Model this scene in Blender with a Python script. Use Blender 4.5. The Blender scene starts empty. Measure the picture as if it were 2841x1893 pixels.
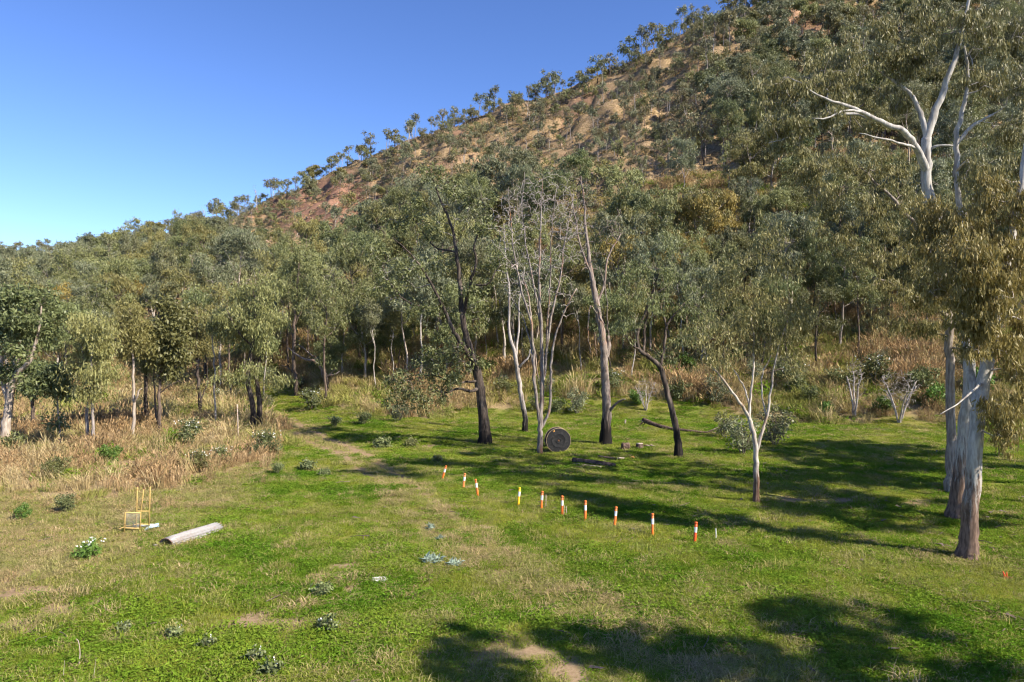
import bpy, math, random
import numpy as np
from mathutils import Vector, Matrix

random.seed(11)
RNG = np.random.default_rng(11)
SC = bpy.context.scene
COL = SC.collection

# ------------------------------------------------------------------ camera, sky, sun, exposure
F, CX, HY, CAMH = 2028.0, 1420.5, 920.0, 10.0      # photo pixel focal length, centre, horizon row, camera height (m)
cam = bpy.data.objects.new("camera", bpy.data.cameras.new("camera"))
COL.objects.link(cam)
cam.data.sensor_width = 36.0
cam.data.lens = 36.0 * F / 2841.0
cam.data.clip_start = 0.1
cam.data.clip_end = 5000.0
cam.location = (0, 0, CAMH)
cam.rotation_euler = (math.radians(90) - math.atan((946.5 - HY) / F), 0, 0)
SC.camera = cam

SUN_EL = math.radians(38)
SUN_DIR = Vector((0.87, -0.50, 0)).normalized()     # horizontal direction towards the sun
world = bpy.data.worlds.new("World")
SC.world = world
world.use_nodes = True
wt = world.node_tree
sky = wt.nodes.new("ShaderNodeTexSky")
sky.sky_type = 'NISHITA'
sky.sun_disc = False
sky.sun_elevation = SUN_EL
sky.sun_rotation = math.atan2(SUN_DIR.x, SUN_DIR.y)
sky.altitude = 300
sky.air_density = 1.0
sky.dust_density = 0.25
sky.ozone_density = 3.0
gam = wt.nodes.new("ShaderNodeGamma")               # deeper zenith blue, as this camera recorded it
gam.inputs[1].default_value = 1.2
pre = wt.nodes.new("ShaderNodeMix")
pre.data_type = 'RGBA'; pre.blend_type = 'MULTIPLY'; pre.inputs[0].default_value = 1.0
pre.inputs[7].default_value = (.1, .1, .1, 1)
wt.links.new(sky.outputs[0], pre.inputs[6])
wt.links.new(pre.outputs[2], gam.inputs[0])
tint = wt.nodes.new("ShaderNodeMix")
tint.data_type = 'RGBA'; tint.blend_type = 'MULTIPLY'; tint.inputs[0].default_value = 1.0
tint.inputs[7].default_value = (10.4, 11.4, 15.0, 1)
wt.links.new(gam.outputs[0], tint.inputs[6])
wt.links.new(tint.outputs[2], wt.nodes["Background"].inputs[0])
wt.nodes["Background"].inputs[1].default_value = 0.078

sun = bpy.data.objects.new("sun", bpy.data.lights.new("sun", 'SUN'))
COL.objects.link(sun)
sun.data.energy = 5.0
sun.data.angle = math.radians(0.53)
sun.data.color = (1.0, 0.915, 0.78)
ldir = -(SUN_DIR * math.cos(SUN_EL) + Vector((0, 0, math.sin(SUN_EL))))
sun.rotation_euler = ldir.to_track_quat('-Z', 'Y').to_euler()
sun.location = (40, -30, 60)

vs = SC.view_settings
vs.view_transform = 'Standard'
vs.look = 'None'
vs.gamma = 1.0
vs.exposure = 1.08
SC.cycles.adaptive_threshold = 0.03
SC.cycles.adaptive_min_samples = 16
SC.cycles.filter_width = 1.2
SC.cycles.max_bounces = 3
SC.cycles.diffuse_bounces = 2
SC.cycles.transmission_bounces = 2
SC.cycles.transparent_max_bounces = 4

# ------------------------------------------------------------------ noise and terrain
def _hash(ix, iy, seed):
    h = (ix.astype(np.int64) * 374761393 + iy.astype(np.int64) * 668265263 + seed * 1442695041) & 0xFFFFFFFF
    h = ((h ^ (h >> 13)) * 1274126177) & 0xFFFFFFFF
    return ((h ^ (h >> 16)) & 0xFFFF) / 65535.0

def vnoise(x, y, seed=0):
    x = np.asarray(x, float); y = np.asarray(y, float)
    ix = np.floor(x); iy = np.floor(y)
    fx = x - ix; fy = y - iy
    fx = fx * fx * (3 - 2 * fx); fy = fy * fy * (3 - 2 * fy)
    a = _hash(ix, iy, seed); b = _hash(ix + 1, iy, seed)
    c = _hash(ix, iy + 1, seed); d = _hash(ix + 1, iy + 1, seed)
    return (a + (b - a) * fx) * (1 - fy) + (c + (d - c) * fx) * fy

def fbm(x, y, octv=4, seed=0):
    s = 0.0; a = 0.5; t = 0.0
    for i in range(octv):
        s = s + a * vnoise(x * 2 ** i, y * 2 ** i, seed + i * 17); t += a; a *= 0.5
    return s / t

SKY_PX = [-1500, -300, 0, 150, 300, 450, 600, 680, 760, 880, 1000, 1120, 1240, 1380, 1560, 1720, 1850, 2000, 2150, 2400, 2841, 3400, 4500]
SKY_PY = [770, 755, 735, 722, 700, 668, 640, 612, 570, 510, 455, 410, 355, 312, 268, 195, 130, 65, 0, -80, -150, -180, -190]
RID_PX = [-1500, 0, 680, 1000, 1400, 1700, 2000, 2841, 4500]
RID_Y = [560, 520, 410, 365, 335, 320, 320, 370, 420]
FOOT_PX = [-1500, 0, 700, 950, 1400, 2000, 2400, 2841, 4500]
FOOT_Y = [110, 104, 96, 84, 86, 82, 78, 70, 60]

def smooth(a, b, x):
    t = np.clip((x - a) / (b - a), 0, 1)
    return t * t * (3 - 2 * t)

def terrain(X, Y):
    X = np.asarray(X, float); Y = np.asarray(Y, float)
    Yc = np.maximum(Y, 45.0)
    px = np.clip(CX + F * X / Yc, -1500, 4500)
    yf = np.interp(px, FOOT_PX, FOOT_Y)
    yr = np.interp(px, RID_PX, RID_Y)
    ys = np.interp(px, SKY_PX, SKY_PY)
    zr = CAMH + (HY - ys) / F * yr
    u = (Y - yf) / (yr - yf)
    uc = np.clip(u, 0, 1)
    P = uc ** 1.15
    k = smooth(0.90, 1.06, u)
    fall = np.clip(u - 0.98, 0, 3)
    P = P - fall * 0.55
    z = zr * np.maximum(P, -0.1)
    env = smooth(0.05, 0.4, u)
    # gullies that run down the slope, hummocks, ledges
    gul = fbm(px / 170.0, u * 1.3, 3, 5) - 0.5
    hum = fbm(X / 13.0, Y / 13.0, 4, 9) - 0.5
    z = z + env * (gul * 13.0 * (1 - 0.75 * smooth(0.8, 1.0, u)) + hum * 7.5 * (1 - 0.6 * smooth(.85, 1, u)))
    crag = np.abs(fbm(X / 6.5, Y / 6.5, 3, 19) - .5) * 2
    z = z + env * (crag - .3) * 3.2 * smooth(.35, .6, fbm(X / 45.0, Y / 45.0, 2, 23)) + env * (vnoise(X / 2.4, Y / 2.4, 29) - .5) * .9
    led = fbm(X / 26.0, Y / 9.0, 3, 31)
    z = z + env * 3.4 * smooth(0.52, 0.58, led)
    near = 1 - smooth(0.0, 0.1, u)
    z = z + near * ((fbm(X / 9.0, Y / 9.0, 3, 2) - 0.5) * 0.5)
    z = z + smooth(60, 95, Y) * (1 - smooth(0, .2, u)) * (fbm(X / 6.0, Y / 6.0, 2, 3) - 0.5) * 0.6
    return z

def tz(x, y):
    return float(terrain(np.array([x]), np.array([y]))[0])

def P3(px, py, Y):
    return np.array([(px - CX) / F * Y, Y, CAMH + (HY - py) / F * Y])

def hit(px, py):
    Y = np.concatenate([np.arange(12, 140, .1), np.arange(140, 700, .5)])
    X = (px - CX) / F * Y
    zr = CAMH + (HY - py) / F * Y
    w = np.nonzero(terrain(X, Y) >= zr)[0]
    i = w[0] if len(w) else len(Y) - 1
    return np.array([X[i], Y[i], terrain(X[i:i + 1], Y[i:i + 1])[0]])

def poly_sd(X, Y, poly):
    """signed distance (m) to a ground polygon, negative inside"""
    poly = np.asarray(poly, float)
    d = np.full(X.shape, 1e18); inside = np.zeros(X.shape, bool)
    n = len(poly)
    for i in range(n):
        a = poly[i]; b = poly[(i + 1) % n]
        e = b - a
        wx = X - a[0]; wy = Y - a[1]
        t = np.clip((wx * e[0] + wy * e[1]) / (e @ e + 1e-9), 0, 1)
        d = np.minimum(d, (wx - e[0] * t) ** 2 + (wy - e[1] * t) ** 2)
        c = ((a[1] > Y) != (b[1] > Y)) & (X < (b[0] - a[0]) * (Y - a[1]) / (b[1] - a[1] + 1e-12) + a[0])
        inside ^= c
    d = np.sqrt(d)
    return np.where(inside, -d, d)

def flat(px, py):
    Y = F * CAMH / (py - HY)
    return ((px - CX) / F * Y, Y)

# tall dry grass on the left; its right edge runs along the track
DRY_L = [flat(-700, 1400), flat(-300, 1400), flat(0, 1385), flat(160, 1400), flat(330, 1372), flat(520, 1365), flat(640, 1318), flat(760, 1268), flat(800, 1215),
         flat(815, 1182), flat(760, 1165), (-34, 90), (-36, 120), (-60, 160), (-170, 170), (-150, 60)]
# short dried-off turf around it
DRY_S = [flat(-700, 1650), flat(0, 1700), flat(130, 1640), flat(240, 1560), flat(330, 1520), flat(430, 1455), flat(620, 1410), flat(760, 1330), flat(850, 1190), (-34, 95), (-170, 120)]
# rough dry grass beyond the far edge of the meadow
DRY_C = [flat(780, 1118), flat(940, 1150), flat(1090, 1168), flat(1200, 1160), flat(1330, 1150), flat(1500, 1143), flat(1700, 1146), flat(1950, 1155), flat(2120, 1172), flat(2300, 1180),
         flat(2500, 1182), flat(2700, 1190), flat(3000, 1195), (160, 70), (220, 150), (0, 170), (-60, 160), (-38, 120)]
TRACK = [(2300, 1990), (1900, 1800), (1550, 1650), (1330, 1530), (1180, 1420), (1080, 1330), (990, 1265), (900, 1225), (830, 1192), (790, 1170)]

def zone_masks(X, Y):
    n = (fbm(X / 3.0, Y / 3.0, 3, 41) - .5)
    n2 = (fbm(X / 7.0, Y / 7.0, 3, 43) - .5)
    tallL = 1 - smooth(-1.2, .8, poly_sd(X, Y, DRY_L) + n * 5)
    tallC = 1 - smooth(-1.5, 1.0, poly_sd(X, Y, DRY_C) + n * 6)
    short = 1 - smooth(-3.5, 2.0, poly_sd(X, Y, DRY_S) + n2 * 9)
    tr = np.array([flat(*p) for p in TRACK])
    d = np.full(X.shape, 1e9); side = np.zeros(X.shape)
    for a, b in zip(tr[:-1], tr[1:]):
        e = b - a; L = math.hypot(*e)
        wx = X - a[0]; wy = Y - a[1]
        t = np.clip((wx * e[0] + wy * e[1]) / (L * L), 0, 1)
        dd = np.hypot(wx - e[0] * t, wy - e[1] * t)
        sgn = (wx * e[1] - wy * e[0]) / L
        m = dd < d
        d = np.where(m, dd, d); side = np.where(m, sgn, side)
    rut = np.maximum(np.exp(-((side - .9) / .5) ** 2), np.exp(-((side + .9) / .5) ** 2)) * (d < 2.1)
    far = smooth(30, 62, Y)
    rut = np.clip(rut * (0.4 + 0.75 * far) * smooth(.25, .6, fbm(X / 2.2, Y / 2.2, 3, 47) + .2 * far) * 1.0, 0, 1)
    crown = np.exp(-(d / 1.6) ** 2) * .4
    return dict(tallL=tallL, tallC=tallC, short=short, rut=rut, trk=crown)

BARE = [(950, 1255, 1.3, .9), (1050, 1615, .5, .35), (1135, 1560, .8, .5), (965, 1575, .7, .4), (1020, 1715, 1.0, .5), (1105, 1718, .8, .3), (820, 1690, 1.2, .6), (790, 1745, 1.0, .6), (700, 1730, .8, .5),
        (1340, 1460, .5, .3), (1400, 1820, 1.5, .8), (1330, 1830, 1., .5), (1480, 1800, 1.1, .5), (1180, 1235, .8, .6), (1400, 1590, .8, .4), (2430, 1160, 1.5, .6), (2350, 1390, 2.2, .5), (2210, 1388, 1.6, .4), (2550, 1395, 2.2, .5),
        (1560, 1866, 1.6, .6), (620, 1750, .8, .3), (980, 1640, .7, .4), (1180, 1800, .8, .4), (110, 1640, 2.0, .9), (60, 1600, 1.4, .7), (180, 1690, 1.3, .6), (310, 1610, .8, .4), (40, 1740, 1.2, .5), (730, 1710, .5, .3), (890, 1600, .7, .35), (1090, 1665, .6, .3)]

def bare_mask(X, Y):
    m = np.zeros(X.shape)
    n = fbm(X / .8, Y / .8, 3, 61) - .5
    for (px, py, rx, ry) in BARE:
        x, y = flat(px, py)
        q = np.hypot((X - x) / rx, (Y - y) / (ry * 1.7)) + n * 2.2
        m = np.maximum(m, .85 * (1 - smooth(.3, 1.1, q)))
    return m

# ------------------------------------------------------------------ materials
class NT:
    def __init__(s, name):
        s.m = bpy.data.materials.new(name); s.m.use_nodes = True
        s.t = s.m.node_tree; s.b = s.t.nodes["Principled BSDF"]; s.out = s.t.nodes["Material Output"]
    def n(s, typ, **kw):
        nd = s.t.nodes.new("ShaderNode" + typ)
        for k, v in kw.items(): setattr(nd, k, v)
        return nd
    def set(s, sock, v):
        if hasattr(v, "links") or hasattr(v, "is_output"): s.t.links.new(v, sock)
        else: sock.default_value = v
    def noise(s, vec, scale, detail=3, rough=.55):
        nd = s.n("TexNoise"); s.set(nd.inputs["Vector"], vec); nd.inputs["Scale"].default_value = scale
        nd.inputs["Detail"].default_value = detail; nd.inputs["Roughness"].default_value = rough
        return nd.outputs["Fac"]
    def ramp(s, fac, a, b):
        nd = s.n("MapRange"); nd.interpolation_type = 'SMOOTHSTEP'
        s.set(nd.inputs[0], fac); nd.inputs[1].default_value = a; nd.inputs[2].default_value = b
        return nd.outputs[0]
    def mix(s, fac, a, b):
        nd = s.n("Mix", data_type='RGBA')
        s.set(nd.inputs[0], fac)
        for i, v in ((6, a), (7, b)):
            if isinstance(v, tuple): v = (*v, 1.0) if len(v) == 3 else v
            s.set(nd.inputs[i], v)
        return nd.outputs[2]
    def math(s, op, a, b=0.0):
        nd = s.n("Math", operation=op); s.set(nd.inputs[0], a); s.set(nd.inputs[1], b)
        return nd.outputs[0]
    def mapping(s, vec, scale):
        nd = s.n("Mapping"); s.set(nd.inputs[0], vec); nd.inputs["Scale"].default_value = scale
        return nd.outputs[0]
    def bump(s, h, strength, dist):
        nd = s.n("Bump"); s.set(nd.inputs["Height"], h); nd.inputs["Strength"].default_value = strength; nd.inputs["Distance"].default_value = dist
        s.t.links.new(nd.outputs[0], s.b.inputs["Normal"])
    def base(s, c, rough=.8, spec=.2, metal=0.0):
        if isinstance(c, tuple): c = (*c, 1.0)
        s.set(s.b.inputs["Base Color"], c); s.set(s.b.inputs["Roughness"], rough)
        s.b.inputs["Specular IOR Level"].default_value = spec; s.b.inputs["Metallic"].default_value = metal

def leaf_mat(name, c1, c2, c3, trans=.22, spec=.35, rough=.5):
    k = NT(name)
    g = k.n("NewGeometry"); o = k.n("ObjectInfo")
    c = k.mix(g.outputs["Random Per Island"], c1, c2)
    c = k.mix(k.math('MULTIPLY', k.ramp(o.outputs["Random"], .35, 1.0), .8), c, c3)
    hs = k.n("HueSaturation"); k.set(hs.inputs["Color"], c)
    k.set(hs.inputs["Value"], k.math('ADD', .8, k.math('MULTIPLY', k.math('FRACT', k.math('MULTIPLY', o.outputs["Random"], 7.31)), .45)))
    c = hs.outputs[0]
    k.base(c, rough, spec)
    tr = k.n("BsdfTranslucent"); k.set(tr.inputs[0], c)
    ms = k.n("MixShader"); ms.inputs[0].default_value = trans
    k.t.links.new(k.b.outputs[0], ms.inputs[1]); k.t.links.new(tr.outputs[0], ms.inputs[2])
    k.t.links.new(ms.outputs[0], k.out.inputs[0])
    return k.m

def bark_mat(name, c1, c2, c3=None, patch=.5, char=None, charh=2.0, zs=.15, bump=.6, low=None, lowh=3.0):
    """vertical-grained bark, optional smooth patches (c3), optional burnt foot, optional rough lower bark"""
    k = NT(name)
    tc = k.n("TexCoord").outputs["Object"]
    v = k.mapping(tc, (1, 1, zs))
    n1 = k.noise(v, 9, 4); n2 = k.noise(k.mapping(tc, (1, 1, .22)), 2.4, 3)
    c = k.mix(k.ramp(n1, .3, .7), c1, c2)
    if c3: c = k.mix(k.ramp(n2, patch - .08, patch + .16), c, c3)
    sep = k.n("SeparateXYZ"); k.set(sep.inputs[0], tc)
    zz = k.math('ADD', sep.outputs[2], k.math('MULTIPLY', k.math('SUBTRACT', k.noise(k.mapping(tc, (2.5, 2.5, .22)), 2.5, 4, .7), .5), -9.0 if low else -7.0))
    if low:
        lc = k.mix(k.ramp(n1, .35, .65), low, tuple(x * .45 for x in low))
        c = k.mix(k.ramp(zz, lowh - .6, lowh + 1.6), lc, c)
    if char: c = k.mix(k.ramp(zz, charh - 1.6, charh + 1.6), char, c)
    k.base(c, .85, .15)
    k.bump(n1, bump, .06)
    return k.m

def plain_mat(name, c1, c2, scale=6, rough=.7, spec=.3, metal=0, thr=(.4, .65), bump=0):
    k = NT(name)
    tc = k.n("TexCoord").outputs["Object"]
    n = k.noise(tc, scale, 4)
    k.base(k.mix(k.ramp(n, *thr), c1, c2), rough, spec, metal)
    if bump: k.bump(n, bump, .03)
    return k.m

M = {}
M['leaf_olive'] = leaf_mat('leaf_olive', (.125, .145, .048), (.265, .265, .105), (.215, .185, .06))
M['leaf_gum'] = leaf_mat('leaf_gum', (.14, .137, .050), (.32, .285, .115), (.24, .175, .045), .28)
M['leaf_gold'] = leaf_mat('leaf_gold', (.20, .155, .035), (.37, .28, .075), (.27, .19, .04))
M['leaf_green'] = leaf_mat('leaf_green', (.10, .13, .045), (.21, .235, .095), (.15, .15, .05))
M['leaf_grey'] = leaf_mat('leaf_grey', (.125, .145, .075), (.225, .235, .13), (.17, .165, .075))
M['leaf_dark'] = leaf_mat('leaf_dark', (.09, .112, .04), (.195, .215, .085), (.155, .145, .05))
M['leaf_bright'] = leaf_mat('leaf_bright', (.06, .14, .02), (.16, .26, .05), (.12, .18, .03))
M['leaf_hill'] = leaf_mat('leaf_hill', (.125, .135, .070), (.235, .23, .13), (.19, .165, .075))
M['leaf_silver'] = leaf_mat('leaf_silver', (.20, .27, .20), (.32, .38, .30), (.22, .28, .2))
M['bark_black'] = bark_mat('bark_black', (.022, .018, .015), (.095, .072, .058), (.17, .135, .11), .56, (.012, .010, .009), 1.6)
M['bark_brown'] = bark_mat('bark_brown', (.07, .05, .038), (.20, .15, .115), None, .5, (.02, .016, .014), .9)
M['bark_grey'] = bark_mat('bark_grey', (.16, .13, .11), (.36, .31, .27), (.10, .075, .06), .62)
M['bark_pale'] = bark_mat('bark_pale', (.27, .22, .175), (.46, .39, .32), (.17, .12, .085), .58, None, 0, .15, .3)
M['bark_dead'] = bark_mat('bark_dead', (.12, .098, .085), (.33, .285, .25), (.26, .125, .06), .58, (.05, .025, .015), .5)
M['bark_charfoot'] = bark_mat('bark_charfoot', (.12, .095, .08), (.31, .255, .22), (.27, .135, .07), .60, (.012, .010, .009), 2.6)
M['bark_bleached'] = bark_mat('bark_bleached', (.22, .19, .17), (.46, .41, .37), (.14, .105, .085), .60, (.012, .010, .009), 2.2)
M['bark_fork'] = bark_mat('bark_fork', (.30, .26, .22), (.52, .47, .41), (.20, .13, .085), .56, None, 0, .15, .3, (.15, .09, .06), 1.4)
M['bark_pole'] = bark_mat('bark_pole', (.26, .225, .19), (.50, .45, .39), (.13, .10, .08), .57)
M['bark_white'] = bark_mat('bark_white', (.29, .268, .24), (.49, .46, .41), (.19, .17, .15), .55, None, 0, .2, .15, (.20, .135, .10), 2.6)
M['bark_white_up'] = bark_mat('bark_white_up', (.38, .35, .315), (.60, .56, .51), (.26, .225, .20), .58, None, 0, .2, .15)
M['twig'] = plain_mat('twig', (.10, .075, .055), (.24, .19, .15), 3)
M['twig_pale'] = plain_mat('twig_pale', (.30, .25, .21), (.52, .46, .41), 3)
M['twig_dead'] = plain_mat('twig_dead', (.26, .22, .19), (.42, .37, .33), 3)
M['twig_brown'] = plain_mat('twig_brown', (.13, .095, .075), (.30, .235, .20), 3)
M['orange'] = plain_mat('orange_plastic', (.78, .17, .018), (.55, .14, .035), 5, .45, .4)
M['orange_faded'] = plain_mat('orange_faded', (.72, .24, .07), (.62, .17, .045), 7, .55, .3)
M['orange_red'] = plain_mat('orange_red', (.75, .10, .012), (.62, .07, .01), 7, .45, .4)
M['yellow'] = plain_mat('yellow_plastic', (.85, .48, .015), (.75, .36, .012), 7, .45, .4)
M['band'] = plain_mat('reflective_band', (.80, .80, .80), (.66, .66, .67), 14, .35, .5)
M['yellow_paint'] = plain_mat('yellow_paint', (.58, .40, .14), (.34, .17, .07), 9, .6, .3, 0, (.55, .72))
M['rust'] = plain_mat('rust', (.10, .05, .03), (.20, .10, .06), 12, .85, .2)
M['wire'] = plain_mat('galvanised_wire', (.45, .43, .36), (.32, .28, .2), 9, .5, .5)
M['white_panel'] = plain_mat('white_panel', (.75, .74, .70), (.50, .46, .40), 4, .6, .3)
M['blue_sheet'] = plain_mat('blue_sheet', (.30, .42, .52), (.45, .52, .56), 5, .6, .3)
M['iron'] = plain_mat('corrugated_iron', (.33, .315, .30), (.26, .20, .16), 2.5, .55, .4, .2, (.45, .8), .1)
M['rust_iron'] = plain_mat('rusty_edge', (.42, .36, .32), (.22, .12, .08), 4, .7, .3)
M['drum'] = plain_mat('drum_black', (.022, .022, .023), (.042, .041, .040), 5, .85, .15, 0, (.45, .7))
M['drum_rim'] = plain_mat('drum_rim', (.36, .28, .18), (.16, .125, .085), 6, .8, .2)
M['drum_label'] = plain_mat('drum_label', (.55, .30, .08), (.40, .2, .05), 9, .7, .2)
M['log'] = plain_mat('log_wood', (.065, .042, .032), (.17, .12, .092), 5, .9, .15, 0, (.4, .65), .5)
M['log_pale'] = plain_mat('pale_wood', (.46, .38, .31), (.30, .22, .17), 6, .85, .15, 0, (.4, .65), .3)
M['flower'] = plain_mat('white_petal', (.85, .85, .80), (.75, .75, .68), 9, .6, .3)
M['flower_y'] = plain_mat('cream_petal', (.80, .74, .45), (.7, .64, .35), 9, .6, .3)
M['rock'] = plain_mat('hill_rock', (.26, .185, .13), (.38, .29, .21), 2, .9, .1)
M['paper'] = plain_mat('pale_stone', (.70, .66, .60), (.50, .44, .38), 9, .8, .2)

def ground_material():
    k = NT('ground_soil_and_turf')
    pos = k.n("NewGeometry").outputs["Position"]
    at = k.n("Attribute", attribute_name="zone"); sp = k.n("SeparateColor"); k.set(sp.inputs[0], at.outputs["Color"])
    at2 = k.n("Attribute", attribute_name="zone2"); sp2 = k.n("SeparateColor"); k.set(sp2.inputs[0], at2.outputs["Color"])
    dry, dirt, hill = sp.outputs[0], sp.outputs[1], sp.outputs[2]
    red, tall = sp2.outputs[0], sp2.outputs[1]
    n1 = k.noise(pos, .16, 2); n2 = k.noise(pos, .9, 2); n3 = k.noise(pos, 7, 3, .65)
    green = k.mix(k.ramp(n1, .35, .65), (.12, .15, .025), (.21, .20, .05))
    green = k.mix(k.math('MULTIPLY', k.ramp(n3, .50, .68), .55), green, (.22, .17, .085))
    c_dry = k.mix(k.ramp(n2, .35, .65), (.30, .215, .105), (.19, .155, .06))
    c_dry = k.mix(k.ramp(n3, .45, .7), c_dry, (.36, .265, .15))
    c = k.mix(k.math('MULTIPLY', dry, .9), green, c_dry)
    c = k.mix(tall, c, k.mix(k.ramp(n3, .4, .6), (.22, .16, .085), (.32, .24, .13)))
    c_dirt = k.mix(k.ramp(n3, .35, .65), (.33, .225, .155), (.25, .165, .105))
    c = k.mix(dirt, c, c_dirt)
    hv = k.mapping(pos, (1, 1, 2.2))
    h1 = k.noise(hv, .11, 4, .65); h2 = k.noise(hv, .55, 4, .65); h3 = k.noise(hv, 2.0, 3, .7)
    hc = k.mix(k.ramp(h1, .36, .62), (.38, .265, .15), (.22, .155, .095))
    hc = k.mix(k.ramp(h2, .50, .66), hc, (.20, .145, .065))
    hc = k.mix(k.math('MULTIPLY', k.ramp(h3, .49, .58), .85), hc, (.14, .10, .055))
    hc = k.mix(k.math('MULTIPLY', k.ramp(h3, .44, .34), .5), hc, (.45, .345, .215))
    rc = k.mix(k.ramp(h2, .35, .62), (.31, .175, .115), (.20, .115, .08))
    rc = k.mix(k.math('MULTIPLY', k.ramp(h3, .54, .62), .7), rc, (.13, .065, .045))
    hc = k.mix(red, hc, rc)
    c = k.mix(hill, c, hc)
    df = k.n("BsdfDiffuse"); k.set(df.inputs[0], c)
    k.t.links.new(df.outputs[0], k.out.inputs[0])
    return k.m
M['ground'] = ground_material()

def grass_mat(name, c1, c2, c3, trans=.4, dryc=None):
    """blade colour varies by plant and by patches of the field"""
    k = NT(name)
    g = k.n("NewGeometry"); o = k.n("ObjectInfo")
    n1 = k.noise(g.outputs["Position"], .16, 2); n2 = k.noise(g.outputs["Position"], .6, 1)
    c = k.mix(k.ramp(n1, .36, .62), c1, c2)
    c = k.mix(k.math('MULTIPLY', k.ramp(n2, .5, .7), .7), c, c3)
    hs = k.n("HueSaturation"); k.set(hs.inputs["Color"], c)
    k.set(hs.inputs["Value"], k.math('ADD', .72, k.math('MULTIPLY', g.outputs["Random Per Island"], .55)))
    c = hs.outputs[0]
    df = k.n("BsdfDiffuse"); k.set(df.inputs[0], c)
    tr = k.n("BsdfTranslucent"); k.set(tr.inputs[0], c)
    ms = k.n("MixShader"); ms.inputs[0].default_value = trans
    k.t.links.new(df.outputs[0], ms.inputs[1]); k.t.links.new(tr.outputs[0], ms.inputs[2])
    k.t.links.new(ms.outputs[0], k.out.inputs[0])
    return k.m
M['grass'] = grass_mat('meadow_blades', (.14, .235, .018), (.30, .325, .048), (.21, .29, .026))
M['weed'] = grass_mat('weed_leaves', (.115, .225, .02), (.21, .30, .035), (.16, .26, .024))
M['shortdry'] = grass_mat('dry_turf_blades', (0.374, 0.291, 0.143), (0.308, 0.274, 0.110), (0.462, 0.347, 0.187), .2)
M['talldry'] = grass_mat('tall_dry_blades', (.45, .345, .18), (.35, .29, .125), (.53, .42, .245), .28)
M['redgrass'] = grass_mat('russet_grass_heads', (.38, .25, .125), (.31, .215, .11), (.46, .33, .185), .22)
M['yelgrass'] = grass_mat('yellow_green_blades', (0.330, 0.310, 0.088), (0.264, 0.287, 0.077), (0.418, 0.356, 0.143), .25)
M['hillgrass'] = grass_mat('hill_tussock_blades', (.44, .31, .15), (.34, .235, .11), (.50, .37, .19), .2)

# ------------------------------------------------------------------ mesh helpers
def mesh_np(name, V, Fq, mat, smooth_shade=False, mats=None, midx=None):
    """mesh from an (n,3) array and an (m,k) face array"""
    V = np.asarray(V, np.float32); Fq = np.asarray(Fq, np.int32)
    me = bpy.data.meshes.new(name)
    k = Fq.shape[1]
    me.vertices.add(len(V)); me.vertices.foreach_set("co", V.ravel())
    me.loops.add(Fq.size); me.loops.foreach_set("vertex_index", Fq.ravel())
    me.polygons.add(len(Fq)); me.polygons.foreach_set("loop_start", np.arange(0, Fq.size, k, dtype=np.int32))
    if smooth_shade: me.polygons.foreach_set("use_smooth", np.ones(len(Fq), bool))
    for m in (mats or [mat]): me.materials.append(m)
    if midx is not None: me.polygons.foreach_set("material_index", np.asarray(midx, np.int32))
    me.update(calc_edges=True)
    return me

def obj(name, me, parent=None, loc=None, kind=None, label=None, cat=None, group=None):
    o = bpy.data.objects.new(name, me)
    COL.objects.link(o)
    if parent: o.parent = parent
    if loc is not None: o.location = tuple(float(v) for v in loc)
    if kind: o["kind"] = kind
    if label: o["label"] = label
    if cat: o["category"] = cat
    if group: o["group"] = group
    return o

def thing(name, loc, label, cat, group=None, rz=0.0):
    o = obj(name, None, None, loc, None, label, cat, group)
    o.empty_display_size = .3
    o.rotation_euler = (0, 0, rz)
    return o

def norm(v):
    return v / (np.linalg.norm(v, axis=-1, keepdims=True) + 1e-9)

def catmull(pts, k=4):
    pts = np.asarray(pts, float)
    if len(pts) < 3:
        t = np.linspace(0, 1, k + 1)[:, None]
        return pts[0] * (1 - t) + pts[1] * t
    p = np.vstack([2 * pts[0] - pts[1], pts, 2 * pts[-1] - pts[-2]])
    out = []
    for i in range(1, len(p) - 2):
        t = np.linspace(0, 1, k, endpoint=False)[:, None]
        a, b, c, d = p[i - 1], p[i], p[i + 1], p[i + 2]
        out.append(.5 * (2 * b + (c - a) * t + (2 * a - 5 * b + 4 * c - d) * t ** 2 + (3 * b - a - 3 * c + d) * t ** 3))
    out.append(pts[-1:])
    return np.vstack(out)

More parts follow.
